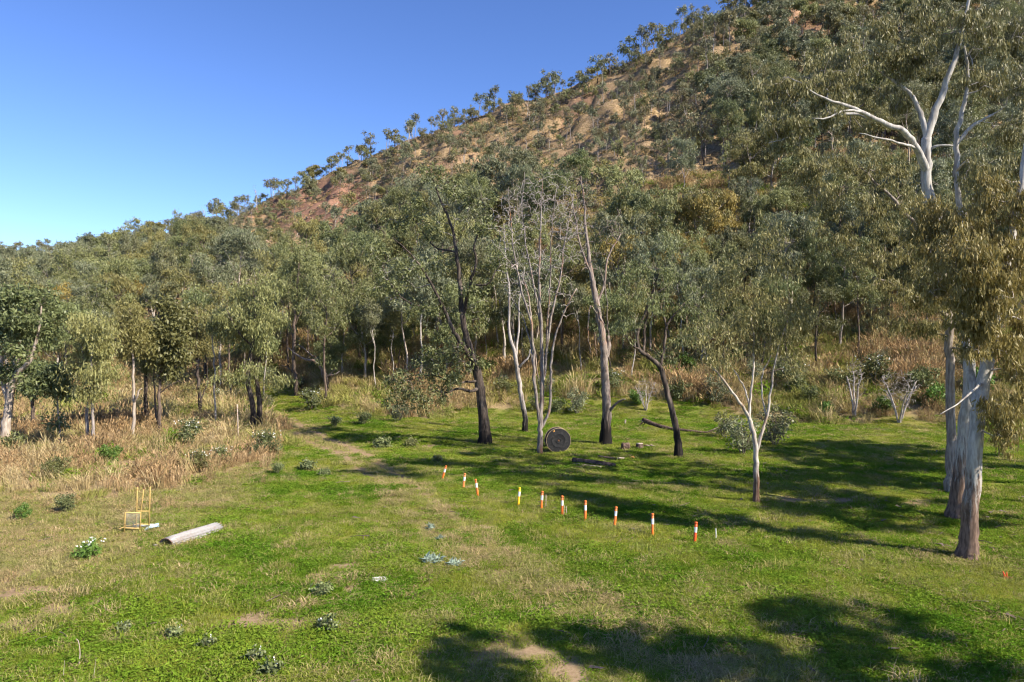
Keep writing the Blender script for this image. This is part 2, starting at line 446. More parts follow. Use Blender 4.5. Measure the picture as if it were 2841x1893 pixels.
class Tubes:
    def __init__(s): s.V = []; s.F = []; s.n = 0
    def add(s, path, rad, sides=6, rough=0.0, rng=None, cap=True):
        path = np.asarray(path, float); rad = np.asarray(rad, float)
        n = len(path)
        t = np.gradient(path, axis=0); t = norm(t)
        ref = np.array([.31, .95, .05]) if abs(t[0, 2]) > .6 else np.array([.1, .2, .97])
        a = norm(np.cross(t, ref)); b = np.cross(t, a)
        ang = np.linspace(0, 2 * math.pi, sides, endpoint=False)
        r = np.repeat(rad[:, None], sides, 1)
        if rough: r = r * (1 + rough * (rng.random(r.shape) - .5) * 2)
        v = path[:, None, :] + r[..., None] * (np.cos(ang)[None, :, None] * a[:, None, :] + np.sin(ang)[None, :, None] * b[:, None, :])
        s.V.append(v.reshape(-1, 3))
        i = np.arange(n - 1)[:, None] * sides; j = np.arange(sides)[None, :]; j2 = (j + 1) % sides
        f = np.stack([i + j, i + j2, i + sides + j2, i + sides + j], -1).reshape(-1, 4) + s.n
        s.F.append(f); s.n += n * sides
        if cap:
            s.V.append(path[-1:]); c = s.n; s.n += 1
            e = s.n - 1 - sides
            jj = np.arange(sides)
            s.F.append(np.stack([e + jj, e + (jj + 1) % sides, np.full(sides, c), np.full(sides, c)], -1))
    def mesh(s, name, mat, smooth_shade=True):
        V = np.vstack(s.V); Fq = np.vstack(s.F)
        tri = Fq[:, 2] == Fq[:, 3]
        if not tri.any(): return mesh_np(name, V, Fq, mat, smooth_shade)
        me = bpy.data.meshes.new(name)
        nq = int((~tri).sum()); nt = int(tri.sum())
        loops = np.concatenate([Fq[~tri].ravel(), Fq[tri][:, :3].ravel()]).astype(np.int32)
        st = np.concatenate([np.arange(nq) * 4, nq * 4 + np.arange(nt) * 3]).astype(np.int32)
        me.vertices.add(len(V)); me.vertices.foreach_set("co", V.astype(np.float32).ravel())
        me.loops.add(len(loops)); me.loops.foreach_set("vertex_index", loops)
        me.polygons.add(nq + nt); me.polygons.foreach_set("loop_start", st)
        if smooth_shade: me.polygons.foreach_set("use_smooth", np.ones(nq + nt, bool))
        me.materials.append(mat); me.update(calc_edges=True)
        return me

def leaf_quads(P, rng, L, W, droop, spread=.8):
    n = len(P)
    v = rng.normal(size=(n, 3)) * spread + np.array([0, 0, -droop])
    v = norm(v)
    s = norm(np.cross(v, rng.normal(size=(n, 3))))
    ln = (L * (.65 + .7 * rng.random(n)))[:, None]
    w = (W * (.7 + .6 * rng.random(n)))[:, None] * .5
    a = P; m = P + v * ln * .45; t = P + v * ln
    V = np.stack([a, m + s * w, t, m - s * w], 1).reshape(-1, 3)
    return V, np.arange(n * 4).reshape(-1, 4)

def crown_points(C, R, nper, rng, sprigs=6, tight=.33):
    """leaf positions gathered in sprigs round the twig ends"""
    nc = len(C)
    sp = C[:, None, :] + rng.normal(size=(nc, sprigs, 3)) * (R[:, None, None] * np.array([.62, .62, .45]))
    k = max(1, nper // sprigs)
    p = sp[:, :, None, :] + rng.normal(size=(nc, sprigs, k, 3)) * (R[:, None, None, None] * tight * np.array([1, 1, .9]))
    return p.reshape(-1, 3)

def grow(limbs, targets, rng, tubes, twig=.012, fork=.55, up=.22, k=.016, sides=4, wiggle=.1):
    """join every twig end to the nearest wood below it, so that branches divide like a tree's"""
    P = []; R = []
    for path, rad in limbs:
        i0 = 0 if path is not limbs[0][0] else max(1, int(len(path) * .35))
        P.append(path[i0:]); R.append(rad[i0:])
    P = np.vstack(P); R = np.concatenate(R)
    if not len(targets): return
    T = np.asarray(targets)
    dmin = np.array([np.min(np.linalg.norm(P - t, axis=1)) for t in T])
    cap = len(P) + len(T) * 4
    PP = np.zeros((cap, 3)); RR = np.zeros(cap); n = len(P); PP[:n] = P; RR[:n] = R
    for ti in np.argsort(dmin):
        t = T[ti]
        dv = t - PP[:n]
        d = np.linalg.norm(dv, axis=1) + np.maximum(0, -dv[:, 2]) * .7
        j = int(np.argmin(d)); p0 = PP[j]; L = float(np.linalg.norm(t - p0)) + 1e-6
        dirv = (t - p0) / L
        p1 = p0 + dirv * L * .35 + np.array([0, 0, up * L]) * .5 + rng.normal(size=3) * wiggle * L
        p2 = p0 + dirv * L * .7 + np.array([0, 0, up * L]) * .35 + rng.normal(size=3) * wiggle * L
        path = catmull([p0, p1, p2, t], 2)
        r0 = min(RR[j] * .75, twig + k * L * (.8 + .5 * rng.random()))
        rad = np.linspace(r0, twig * .6, len(path))
        tubes.add(path, rad, sides, cap=False)
        idx = [2, 4, 6]
        PP[n:n + 3] = path[idx]; RR[n:n + 3] = rad[idx]; n += 3

def lobe_targets(lobes, rng, csize):
    T = []
    for (c, r, nc) in lobes:
        q = norm(rng.normal(size=(nc, 3))) * (rng.random((nc, 1)) ** .45)
        T.append(np.asarray(c) + q * np.asarray(r))
    return np.vstack(T)

TREECOUNT = 0
def tree_meshes(name, limbs, lobes, bark, twig, leaf, rng, csize=.6, nper=90, L=.28, W=.07, droop=1.0, spread=.8, twig_r=.012, bare=None, sides=8, tk=.016, sprigs=6, wiggle=.1, up=.22):
    """three meshes (trunk with its limbs, branches, leaves) in local coordinates"""
    tr = Tubes(); sm = []
    for i, (pts, rad) in enumerate(limbs):
        path = catmull(pts, 4); r = np.interp(np.linspace(0, 1, len(path)), np.linspace(0, 1, len(rad)), rad)
        seg = np.linalg.norm(np.diff(path, axis=0), axis=1).mean()
        path[1:-1] += rng.normal(size=(len(path) - 2, 3)) * min(.05, seg * .06)
        tr.add(path, r, sides if i == 0 else max(5, sides - 2), .07, rng)
        sm.append((path, r))
    br = Tubes()
    T = lobe_targets(lobes, rng, csize) if lobes else np.zeros((0, 3))
    if bare:
        B = lobe_targets(bare, rng, csize)
        grow(sm, np.vstack([T, B]), rng, br, twig_r, k=tk, wiggle=wiggle, up=up)
    else:
        grow(sm, T, rng, br, twig_r, k=tk, wiggle=wiggle, up=up)
    mt = tr.mesh(name + "_trunk", bark)
    mb = br.mesh(name + "_branches", twig) if br.n else None
    ml = None
    if len(T) and nper:
        pts = crown_points(T, np.full(len(T), csize) * (.7 + .6 * rng.random(len(T))), nper, rng, sprigs)
        V, Fq = leaf_quads(pts, rng, L, W, droop, spread)
        ml = mesh_np(name + "_leaves", V, Fq, leaf)
    return mt, mb, ml

def place_tree(name, meshes, loc, label, cat="tree", group=None, rz=0.0, sc=(1, 1, 1), crown="crown"):
    t = thing(name, loc, label, cat, group, rz)
    t.scale = sc
    for nm, me in zip(("trunk", "branches", crown), meshes):
        if me is not None: obj(nm, me, t, kind=None if nm == "trunk" else "stuff")
    return t

# ------------------------------------------------------------------ ground sheet
def build_ground():
    rows = np.concatenate([np.linspace(-60, 14, 16), np.arange(15, 96, .45), np.arange(96, 580, 1.45), np.linspace(582, 1400, 24)])
    s = np.linspace(-1, 1, 431)
    s = np.sign(s) * np.abs(s) ** 1.0
    Yg = np.repeat(rows[:, None], len(s), 1)
    Xg = s[None, :] * (46 + .92 * np.maximum(rows, 0))[:, None]
    # ragged rows on the hill so that no grid shows
    Z = terrain(Xg, Yg)
    V = np.stack([Xg, Yg, Z], -1).reshape(-1, 3)
    nr, ncol = Yg.shape
    i = np.arange(nr - 1)[:, None] * ncol; j = np.arange(ncol - 1)[None, :]
    Fq = np.stack([i + j, i + j + 1, i + ncol + j + 1, i + ncol + j], -1).reshape(-1, 4)
    me = mesh_np("ground", V, Fq, M['ground'], True)
    X = Xg.ravel(); Y = Yg.ravel()
    z = zone_masks(X, Y)
    px = CX + F * X / np.maximum(Y, 45); py = HY - (V[:, 2] - CAMH) / np.maximum(Y, 20) * F
    dry = np.clip(z['short'] * (.45 + .75 * fbm(X / 2.5, Y / 2.5, 3, 71)), 0, 1)
    dirt = np.clip(np.maximum(z['rut'], bare_mask(X, Y)), 0, 1)
    tall = np.maximum(z['tallL'], z['tallC'])
    hill = smooth(100, 150, Y)
    red = smooth(1.05, .6, np.hypot((px - 880) / 210, (py - 560) / 95) + (fbm(X / 8, Y / 8, 3, 77) - .5) * .9) * (Y > 150)
    red = np.maximum(red, .7 * smooth(.62, .75, fbm(X / 22, Y / 22, 3, 79)) * (Y > 150))
    c1 = np.stack([dry, dirt, hill, np.ones_like(dry)], -1).astype(np.float32)
    c2 = np.stack([red, tall, np.zeros_like(red), np.ones_like(red)], -1).astype(np.float32)
    for nm, c in (("zone", c1), ("zone2", c2)):
        a = me.attributes.new(nm, 'FLOAT_COLOR', 'POINT'); a.data.foreach_set("color", c.ravel())
    obj("ground", me, kind="structure")
build_ground()

# ------------------------------------------------------------------ scattering of uncountable growth
HID = []
def hidden_obj(name, me):
    o = bpy.data.objects.new(name, me); HID.append(o); return o

def scatter(name, pts, idx, rot, scl, sources, label):
    me = bpy.data.meshes.new(name + "_points")
    me.vertices.add(len(pts)); me.vertices.foreach_set("co", np.asarray(pts, np.float32).ravel())
    a = me.attributes.new("idx", 'INT', 'POINT'); a.data.foreach_set("value", np.asarray(idx, np.int32))
    a = me.attributes.new("rot", 'FLOAT_VECTOR', 'POINT'); a.data.foreach_set("vector", np.asarray(rot, np.float32).ravel())
    a = me.attributes.new("scl", 'FLOAT_VECTOR', 'POINT'); a.data.foreach_set("vector", np.asarray(scl, np.float32).ravel())
    g = bpy.data.node_groups.new(name + "_nodes", 'GeometryNodeTree')
    g.interface.new_socket("Geometry", in_out='INPUT', socket_type='NodeSocketGeometry')
    g.interface.new_socket("Geometry", in_out='OUTPUT', socket_type='NodeSocketGeometry')
    N = g.nodes; Lk = g.links
    gi = N.new("NodeGroupInput"); go = N.new("NodeGroupOutput")
    m2p = N.new("GeometryNodeMeshToPoints")
    iop = N.new("GeometryNodeInstanceOnPoints"); iop.inputs["Pick Instance"].default_value = True
    g2i = N.new("GeometryNodeGeometryToInstance")
    for o in reversed(sources):
        oi = N.new("GeometryNodeObjectInfo"); oi.inputs["Object"].default_value = o; oi.inputs["As Instance"].default_value = False
        Lk.new(oi.outputs["Geometry"], g2i.inputs[0])
    def attr(nm, t):
        nd = N.new("GeometryNodeInputNamedAttribute"); nd.data_type = t; nd.inputs["Name"].default_value = nm
        return nd.outputs["Attribute"]
    Lk.new(gi.outputs[0], m2p.inputs["Mesh"]); Lk.new(m2p.outputs[0], iop.inputs["Points"])
    Lk.new(g2i.outputs[0], iop.inputs["Instance"])
    Lk.new(attr("idx", 'INT'), iop.inputs["Instance Index"])
    Lk.new(attr("rot", 'FLOAT_VECTOR'), iop.inputs["Rotation"])
    Lk.new(attr("scl", 'FLOAT_VECTOR'), iop.inputs["Scale"])
    Lk.new(iop.outputs[0], go.inputs[0])
    o = obj(name, me, kind="stuff", label=label)
    md = o.modifiers.new("scatter", 'NODES'); md.node_group = g
    return o

def blades(n, rng, rad, h, w, lean, segs=2, heads=0.0, headw=.02):
    """a tuft of grass: n bent tapering blades, some with a seed head"""
    V = []; Fq = []; c = 0
    for i in range(n):
        a = rng.random() * 6.283; r = rad * math.sqrt(rng.random())
        p = np.array([r * math.cos(a), r * math.sin(a), -.03])
        d = np.array([math.cos(a + rng.normal() * .8), math.sin(a + rng.normal() * .8), 0]) * lean * (.3 + rng.random())
        hh = h * (.55 + .6 * rng.random()); b = rng.random() * 3.14
        s = np.array([math.cos(b), math.sin(b), 0]) * w * .5 * (.7 + .6 * rng.random())
        q = p + d * hh * .35 + np.array([0, 0, hh * .6]); t = p + d * hh * 1.1 + np.array([0, 0, hh * (1 - .35 * min(1, lean))])
        V += [p - s, p + s, q + s * .8, q - s * .8, t]
        Fq += [(c, c + 1, c + 2, c + 3), (c + 3, c + 2, c + 4, c + 4)]; c += 5
        if rng.random() < heads:
            u = norm(t - q); s2 = s / (np.linalg.norm(s) + 1e-9) * headw; hl = .16 + .16 * rng.random()
            V += [t - u * hl * .3, t + u * hl * .3 + s2, t + u * hl, t + u * hl * .3 - s2]
            Fq += [(c, c + 1, c + 2, c + 3)]; c += 4
    return np.array(V), Fq

def tuft_mesh(name, V, Fq, mat):
    me = bpy.data.meshes.new(name)
    me.from_pydata([tuple(v) for v in V], [], [f if f[2] != f[3] else f[:3] for f in Fq])
    me.materials.append(mat); return me

def lathe_np(prof, sides):
    V = np.array([(r * math.cos(2 * math.pi * i / sides), r * math.sin(2 * math.pi * i / sides), z) for (r, z) in prof for i in range(sides)])
    Fq = np.array([(k * sides + i, k * sides + (i + 1) % sides, (k + 1) * sides + (i + 1) % sides, (k + 1) * sides + i) for k in range(len(prof) - 1) for i in range(sides)])
    return V, Fq

def weed_arrays(n, rng, rad, h, L, W):
    """low broad-leaved weed: leaves at all angles over a small dome"""
    a = rng.random(n) * 6.283; r = rad * np.sqrt(rng.random(n))
    P = np.stack([r * np.cos(a), r * np.sin(a), h * rng.random(n) * (1.1 - r / rad * .6)], -1)
    v = norm(np.stack([np.cos(a + rng.normal(size=n)), np.sin(a + rng.normal(size=n)), rng.normal(size=n) * .35 + .35], -1))
    s = norm(np.cross(v, np.array([0, 0, 1.]) + rng.normal(size=(n, 3)) * .35))
    ln = (L * (.6 + .8 * rng.random(n)))[:, None]; w = (W * (.6 + .8 * rng.random(n)))[:, None] * .5
    V = np.stack([P, P + v * ln * .5 + s * w, P + v * ln + np.array([0, 0, -.03]), P + v * ln * .5 - s * w], 1).reshape(-1, 3)
    return V, np.arange(n * 4).reshape(-1, 4)

def weed_mesh(name, n, rng, rad, h, L, W, mat):
    V, Fq = weed_arrays(n, rng, rad, h, L, W)
    return mesh_np(name, V, Fq, mat)

def rand_fan(n, y0, y1, rng, tmax=.78, extra=3):
    """uniform points over the fan of ground in view"""
    Y = np.sqrt(rng.random(n) * (y1 ** 2 - y0 ** 2) + y0 ** 2)
    X = (rng.random(n) * 2 - 1) * (tmax * Y + extra)
    return X, Y

def build_grass():
    rng = np.random.default_rng(5)
    # --- meadow: little swards of several plants each
    mats = [M['grass'], M['weed'], M['shortdry'], M['yelgrass']]
    def plant(k):
        if k == 1:
            n = 44; V, Fq = weed_arrays(n, rng, .25, .12, .095, .036); return V, [tuple(f) for f in Fq]
        return blades(34, rng, .26, {0: .17, 2: .18, 3: .22}[k], .015, {0: 1.0, 2: 1.4, 3: 1.0}[k])
    def sward(kinds, R):
        VV = []; FF = []; mi = []; off = 0
        for q, k in enumerate(kinds):
            V, Fq = plant(k); a = q * 2.4 + rng.random(); r = R * math.sqrt((q + .3) / len(kinds)); sc = .7 + .6 * rng.random()
            VV.append(V * np.array([sc * 1.1, sc * 1.1, sc * (.8 + .5 * rng.random())]) + np.array([math.cos(a) * r, math.sin(a) * r, 0]))
            FF += [tuple(x + off for x in (f if f[2] != f[-1] or len(f) < 4 else f[:3])) for f in Fq]; mi += [k] * len(Fq); off += len(V)
        me = bpy.data.meshes.new("sward"); me.from_pydata(np.vstack(VV).tolist(), [], FF)
        for m in mats: me.materials.append(m)
        me.polygons.foreach_set("material_index", np.array(mi, np.int32)); return hidden_obj("sward", me)
    src = []
    for kinds in ([0, 0, 0, 3, 0, 1], [0, 0, 3, 0, 0, 2], [0, 1, 0, 0, 0, 0], [1, 1, 1, 0, 1, 1], [1, 1, 1, 1, 1, 0], [1, 1, 0, 1, 1, 1], [2, 2, 3, 0, 2, 2], [2, 3, 2, 2, 0, 2], [3, 3, 0, 2, 3, 3], [0, 3, 3, 2, 0, 3]): src.append(sward(kinds, .58))
    for kinds in ([0], [0], [1], [1], [2], [3]): src.append(sward(kinds, .0))
    XX = []; YY = []; SG = []
    for (n, a, b) in ((5600, 16, 34), (7600, 34, 60), (13500, 60, 108)):
        x, y = rand_fan(n, a, b, rng); XX.append(x); YY.append(y); SG.append(np.zeros(n, bool))
        n2 = n; x, y = rand_fan(n2, a, b, rng); XX.append(x); YY.append(y); SG.append(np.ones(n2, bool))
    X = np.concatenate(XX); Y = np.concatenate(YY); sg = np.concatenate(SG)
    z = zone_masks(X, Y); bm = bare_mask(X, Y)
    tall = np.maximum(z['tallL'], z['tallC'])
    lush = fbm(X / 5, Y / 5, 3, 91)
    keep = (tall < .6) & (rng.random(len(X)) > bm * 1.05 + (bm > .3) * ~sg) & (rng.random(len(X)) > z['rut'] * np.where(sg, 1.0, 1.6)) & (rng.random(len(X)) < .5 + 1.0 * fbm(X / 1.6, Y / 1.6, 3, 93))
    dry = np.clip(z['short'] * (.5 + .9 * fbm(X / 2.5, Y / 2.5, 3, 71)) + .22 * smooth(.5, .72, fbm(X / 1.7, Y / 1.7, 3, 151)) + .06 + .45 * (z['trk'] > .12), 0, .95)
    X, Y, lush, dry, sg = X[keep], Y[keep], lush[keep], dry[keep], sg[keep]
    n = len(X); r = rng.random(n)
    wd = rng.random(n) < smooth(.40, .68, lush) * .7
    kind = np.where(r < dry * .7, rng.integers(6, 8, n), np.where(r < dry, rng.integers(8, 10, n), np.where(wd, rng.integers(3, 6, n), rng.integers(0, 3, n))))
    k1 = np.where(r < dry * .7, 14, np.where(r < dry, 15, np.where(wd, rng.integers(12, 14, n), rng.integers(10, 12, n))))
    kind = np.where(sg, k1, kind)
    sc = (.75 + .55 * rng.random(n)) * (.75 + .6 * fbm(X / 1.3, Y / 1.3, 2, 97)) * (1 + .2 * smooth(45, 80, Y)) * np.where(sg, 1.05, 1.0)
    rot = np.stack([rng.normal(size=n) * .06, rng.normal(size=n) * .06, rng.random(n) * 6.283], -1)
    hz = np.where(sg, 1.0, .9)
    scatter("meadow_grass", np.stack([X, Y, terrain(X, Y) - .01], -1), kind, rot, np.stack([np.clip(sc, .8, 1.5), np.clip(sc, .8, 1.5), sc * hz * (.8 + .5 * rng.random(n))], -1), src,
            "low green grass and weeds covering the meadow")
    # --- fallen sticks and bark on the turf
    src = []
    for i in range(5):
        t = Tubes(); L = .35 + .5 * rng.random(); t.add(catmull([(-L / 2, 0, .03), (0, rng.normal() * .06, .06), (L / 2, rng.normal() * .08, .04)], 2), np.linspace(.016, .007, 5), 5); src.append(hidden_obj("stick", t.mesh("stick", M['twig_brown'])))
    for i in range(3):
        V = np.array([(-.18, -.03, .05), (.16, -.05, .07), (.2, .03, .05), (-.14, .05, .09)]) * (1 + .4 * (rng.random((4, 3)) - .5)); src.append(hidden_obj("bark", mesh_np("bark_strip", V, [(0, 1, 2, 3)], M['twig_brown'])))
    X, Y = rand_fan(9000, 17, 95, rng, .75)
    z = zone_masks(X, Y); keep = (np.maximum(z['tallL'], z['tallC']) < .5) & (rng.random(len(X)) < .03 + .16 * smooth(.5, .7, fbm(X / 6, Y / 6, 3, 181)) * smooth(-5, 12, X))
    X, Y = X[keep], Y[keep]; n = len(X)
    scatter("fallen_sticks_and_bark", np.stack([X, Y, terrain(X, Y) + .04], -1), rng.integers(0, 8, n), np.stack([rng.normal(size=n) * .1, rng.normal(size=n) * .1, rng.random(n) * 6.28], -1), np.repeat((.6 + .9 * rng.random(n))[:, None], 3, 1), src, "fallen sticks and bark strips littering the turf")
    # --- tall dry grass, several tufts to a stand
    mats = [M['talldry'], M['redgrass'], M['yelgrass'], M['weed']]
    def plant(k):
        if k == 3:
            V, Fq = weed_arrays(60, rng, .45, .5, .20, .08); return V, [tuple(f) for f in Fq]
        if k == 0: return blades(32, rng, .32, 1.05, .024, .45, heads=.25)
        if k == 1: return blades(28, rng, .30, 1.25, .022, .22, heads=.75, headw=.03)
        return blades(32, rng, .34, .75, .024, .7)
    src = []
    for kinds in ([0, 0, 0, 1], [0, 0, 2, 0], [0, 0, 0, 0], [1, 1, 0, 1], [1, 1, 1, 0], [1, 0, 1, 1], [2, 2, 0, 2], [2, 2, 2, 2], [3, 2, 3, 0], [3, 3, 2, 3]): src.append(sward(kinds, .62))
    for kinds in ([0], [1], [2], [3]): src.append(sward(kinds, .0))
    x1, y1 = rand_fan(30000, 38, 175, rng, .95)
    z = zone_masks(x1, y1)
    tall = np.maximum(z['tallL'], z['tallC'])
    dens = np.where(y1 < 130, 1.0, .5)
    keep = ((tall > .45) & (rng.random(len(x1)) < dens))
    x2, y2 = rand_fan(30000, 24, 70, rng, .8); z2 = zone_masks(x2, y2)
    fringe = (np.maximum(z2['tallL'], z2['tallC']) < .6) & (rng.random(len(x2)) < z2['short'] * (.05 + .75 * smooth(30, 48, y2)) * smooth(.3, .7, fbm(x2 / 3, y2 / 3, 3, 173)))
    X = np.concatenate([x1[keep], x2[fringe]]); Y = np.concatenate([y1[keep], y2[fringe]]); n = len(X)
    fr = np.concatenate([np.zeros(keep.sum(), bool), np.ones(fringe.sum(), bool)])
    tl = np.concatenate([tall[keep], np.full(fringe.sum(), .3)]); isL = np.concatenate([z['tallL'][keep] > .4, np.ones(fringe.sum(), bool)])
    gp = fbm(X / 7, Y / 7, 3, 101); r = rng.random(n)
    gr = fbm(X / 10, Y / 10, 3, 103)
    kind = np.where(r < smooth(.45, .62, gp) * .85, rng.integers(3, 6, n), rng.integers(0, 3, n))
    kind = np.where(rng.random(n) < smooth(.42, .62, gr) * .8, rng.integers(6, 8, n), kind)
    kind = np.where(rng.random(n) < .08 + .5 * smooth(.52, .66, fbm(X / 5, Y / 5, 2, 107)), rng.integers(8, 10, n), kind)
    yel = (np.hypot((X - flat(880, 1120)[0]) / 14, (Y - 108) / 20) < 1) & (rng.random(n) < .6)
    kind = np.where(yel, rng.integers(6, 8, n), kind)
    kind = np.where(fr, rng.choice([10, 10, 10, 12, 12, 13, 11], n), kind)
    sc = (.6 + .7 * rng.random(n)) * (.5 + 1.1 * fbm(X / 4, Y / 4, 2, 109)) * (1 + .35 * smooth(78, 92, Y)) * (.6 + .4 * smooth(.3, .9, tl)) * np.where(isL & (Y < 62), .8, 1.0) * np.where(fr, .55 + .25 * smooth(34, 50, Y), 1.0)
    fl = .1 + .5 * smooth(.55, .7, fbm(X / 3, Y / 3, 2, 163))     # some stands are flattened
    rot = np.stack([rng.normal(size=n) * fl, rng.normal(size=n) * fl, rng.random(n) * 6.283], -1)
    scatter("tall_dry_grass", np.stack([X, Y, terrain(X, Y) - .02], -1), kind, rot, np.stack([np.maximum(sc * 1.2, .7), np.maximum(sc * 1.2, .7), sc], -1), src,
            "tall straw and russet grass beyond the meadow")
    # --- tussocks on the hill
    src = []
    for i in range(3):
        V, Fq = blades(16, rng, .5, .55, .10, .9); src.append(hidden_obj("tus", tuft_mesh("hill_tussock", V, Fq, M['hillgrass'])))
    src.append(hidden_obj("tusw", weed_mesh("hill_low_shrub", 40, rng, .8, .8, .45, .2, M['leaf_hill'])))
    X, Y = rand_fan(70000, 130, 440, rng, .8)
    keep = (fbm(X / 12, Y / 12, 3, 113) > .38) & (rng.random(len(X)) < .85)
    X, Y = X[keep], Y[keep]; n = len(X)
    kind = np.where(rng.random(n) < .16 + .35 * smooth(.45, .65, fbm(X / 16, Y / 16, 2, 117)), 3, rng.integers(0, 3, n))
    sc = .7 + .9 * rng.random(n)
    rot = np.stack([rng.normal(size=n) * .15, rng.normal(size=n) * .15, rng.random(n) * 6.283], -1)
    scatter("hill_tussock_grass", np.stack([X, Y, terrain(X, Y) - .05], -1), kind, rot, np.stack([sc, sc, sc], -1), src,
            "dry tussocks and low scrub over the hillside")
    # --- loose rock on the hill
    src = []
    for i in range(4):
        V, Fq = lathe_np([(0, -.3), (.55, -.2), (.75, .15), (.5, .5), (0, .62)], 7)
        V = V * (1 + .35 * (rng.random(V.shape) - .5)); src.append(hidden_obj("rock", mesh_np("hill_rock", V, Fq, M['rock'])))
    X, Y = rand_fan(16000, 150, 430, rng, .75)
    keep = smooth(.50, .62, fbm(X / 9, Y / 9, 3, 141)) > rng.random(len(X))
    X, Y = X[keep], Y[keep]; n = len(X); sc = .25 + .9 * rng.random(n) ** 3
    scatter("hill_rocks", np.stack([X, Y, terrain(X, Y)], -1), rng.integers(0, 4, n), rng.random((n, 3)) * 6.28, np.stack([sc, sc * (.7 + .6 * rng.random(n)), sc * .8], -1), src, "loose brown rocks strewn over the hillside")
build_grass()

# ------------------------------------------------------------------ trees traced from the photo's own trunks
def hero(name, label, base, limbs, lobes, bark, twig, leaf, seed, cat="tree", bare=(), cl=10, **kw):
    kw.setdefault('twig_r', .022); kw.setdefault('tk', .02)
    """limbs: lists of (px, py, dY, radius m); lobes: (px, py, rx, ry, dY[, clusters]) in photo pixels at the tree's own distance"""
    rng = np.random.default_rng(seed)
    b = hit(*base); Y0 = b[1]; s = Y0 / F
    LB = []
    for lm in limbs:
        pts = []; rad = []
        for (x, y, dy, r) in lm:
            p = P3(x, y, Y0 + dy) - b; pts.append(p); rad.append(r)
        LB.append((np.array(pts), np.array(rad)))
    LB[0][0][0] = (0, 0, -.25)
    def conv(ls):
        out = []
        for q in ls:
            x, y, rx, ry, dy = q[:5]; n = q[5] if len(q) > 5 else cl
            out.append((P3(x, y, Y0 + dy) - b, (rx * s, max(rx, ry) * s * .9, ry * s), n))
        return out
    ms = tree_meshes(name, LB, conv(lobes), M[bark], M[twig], M[leaf], rng, bare=conv(bare) if bare else None, **kw)
    return place_tree(name, ms, b, label, cat)

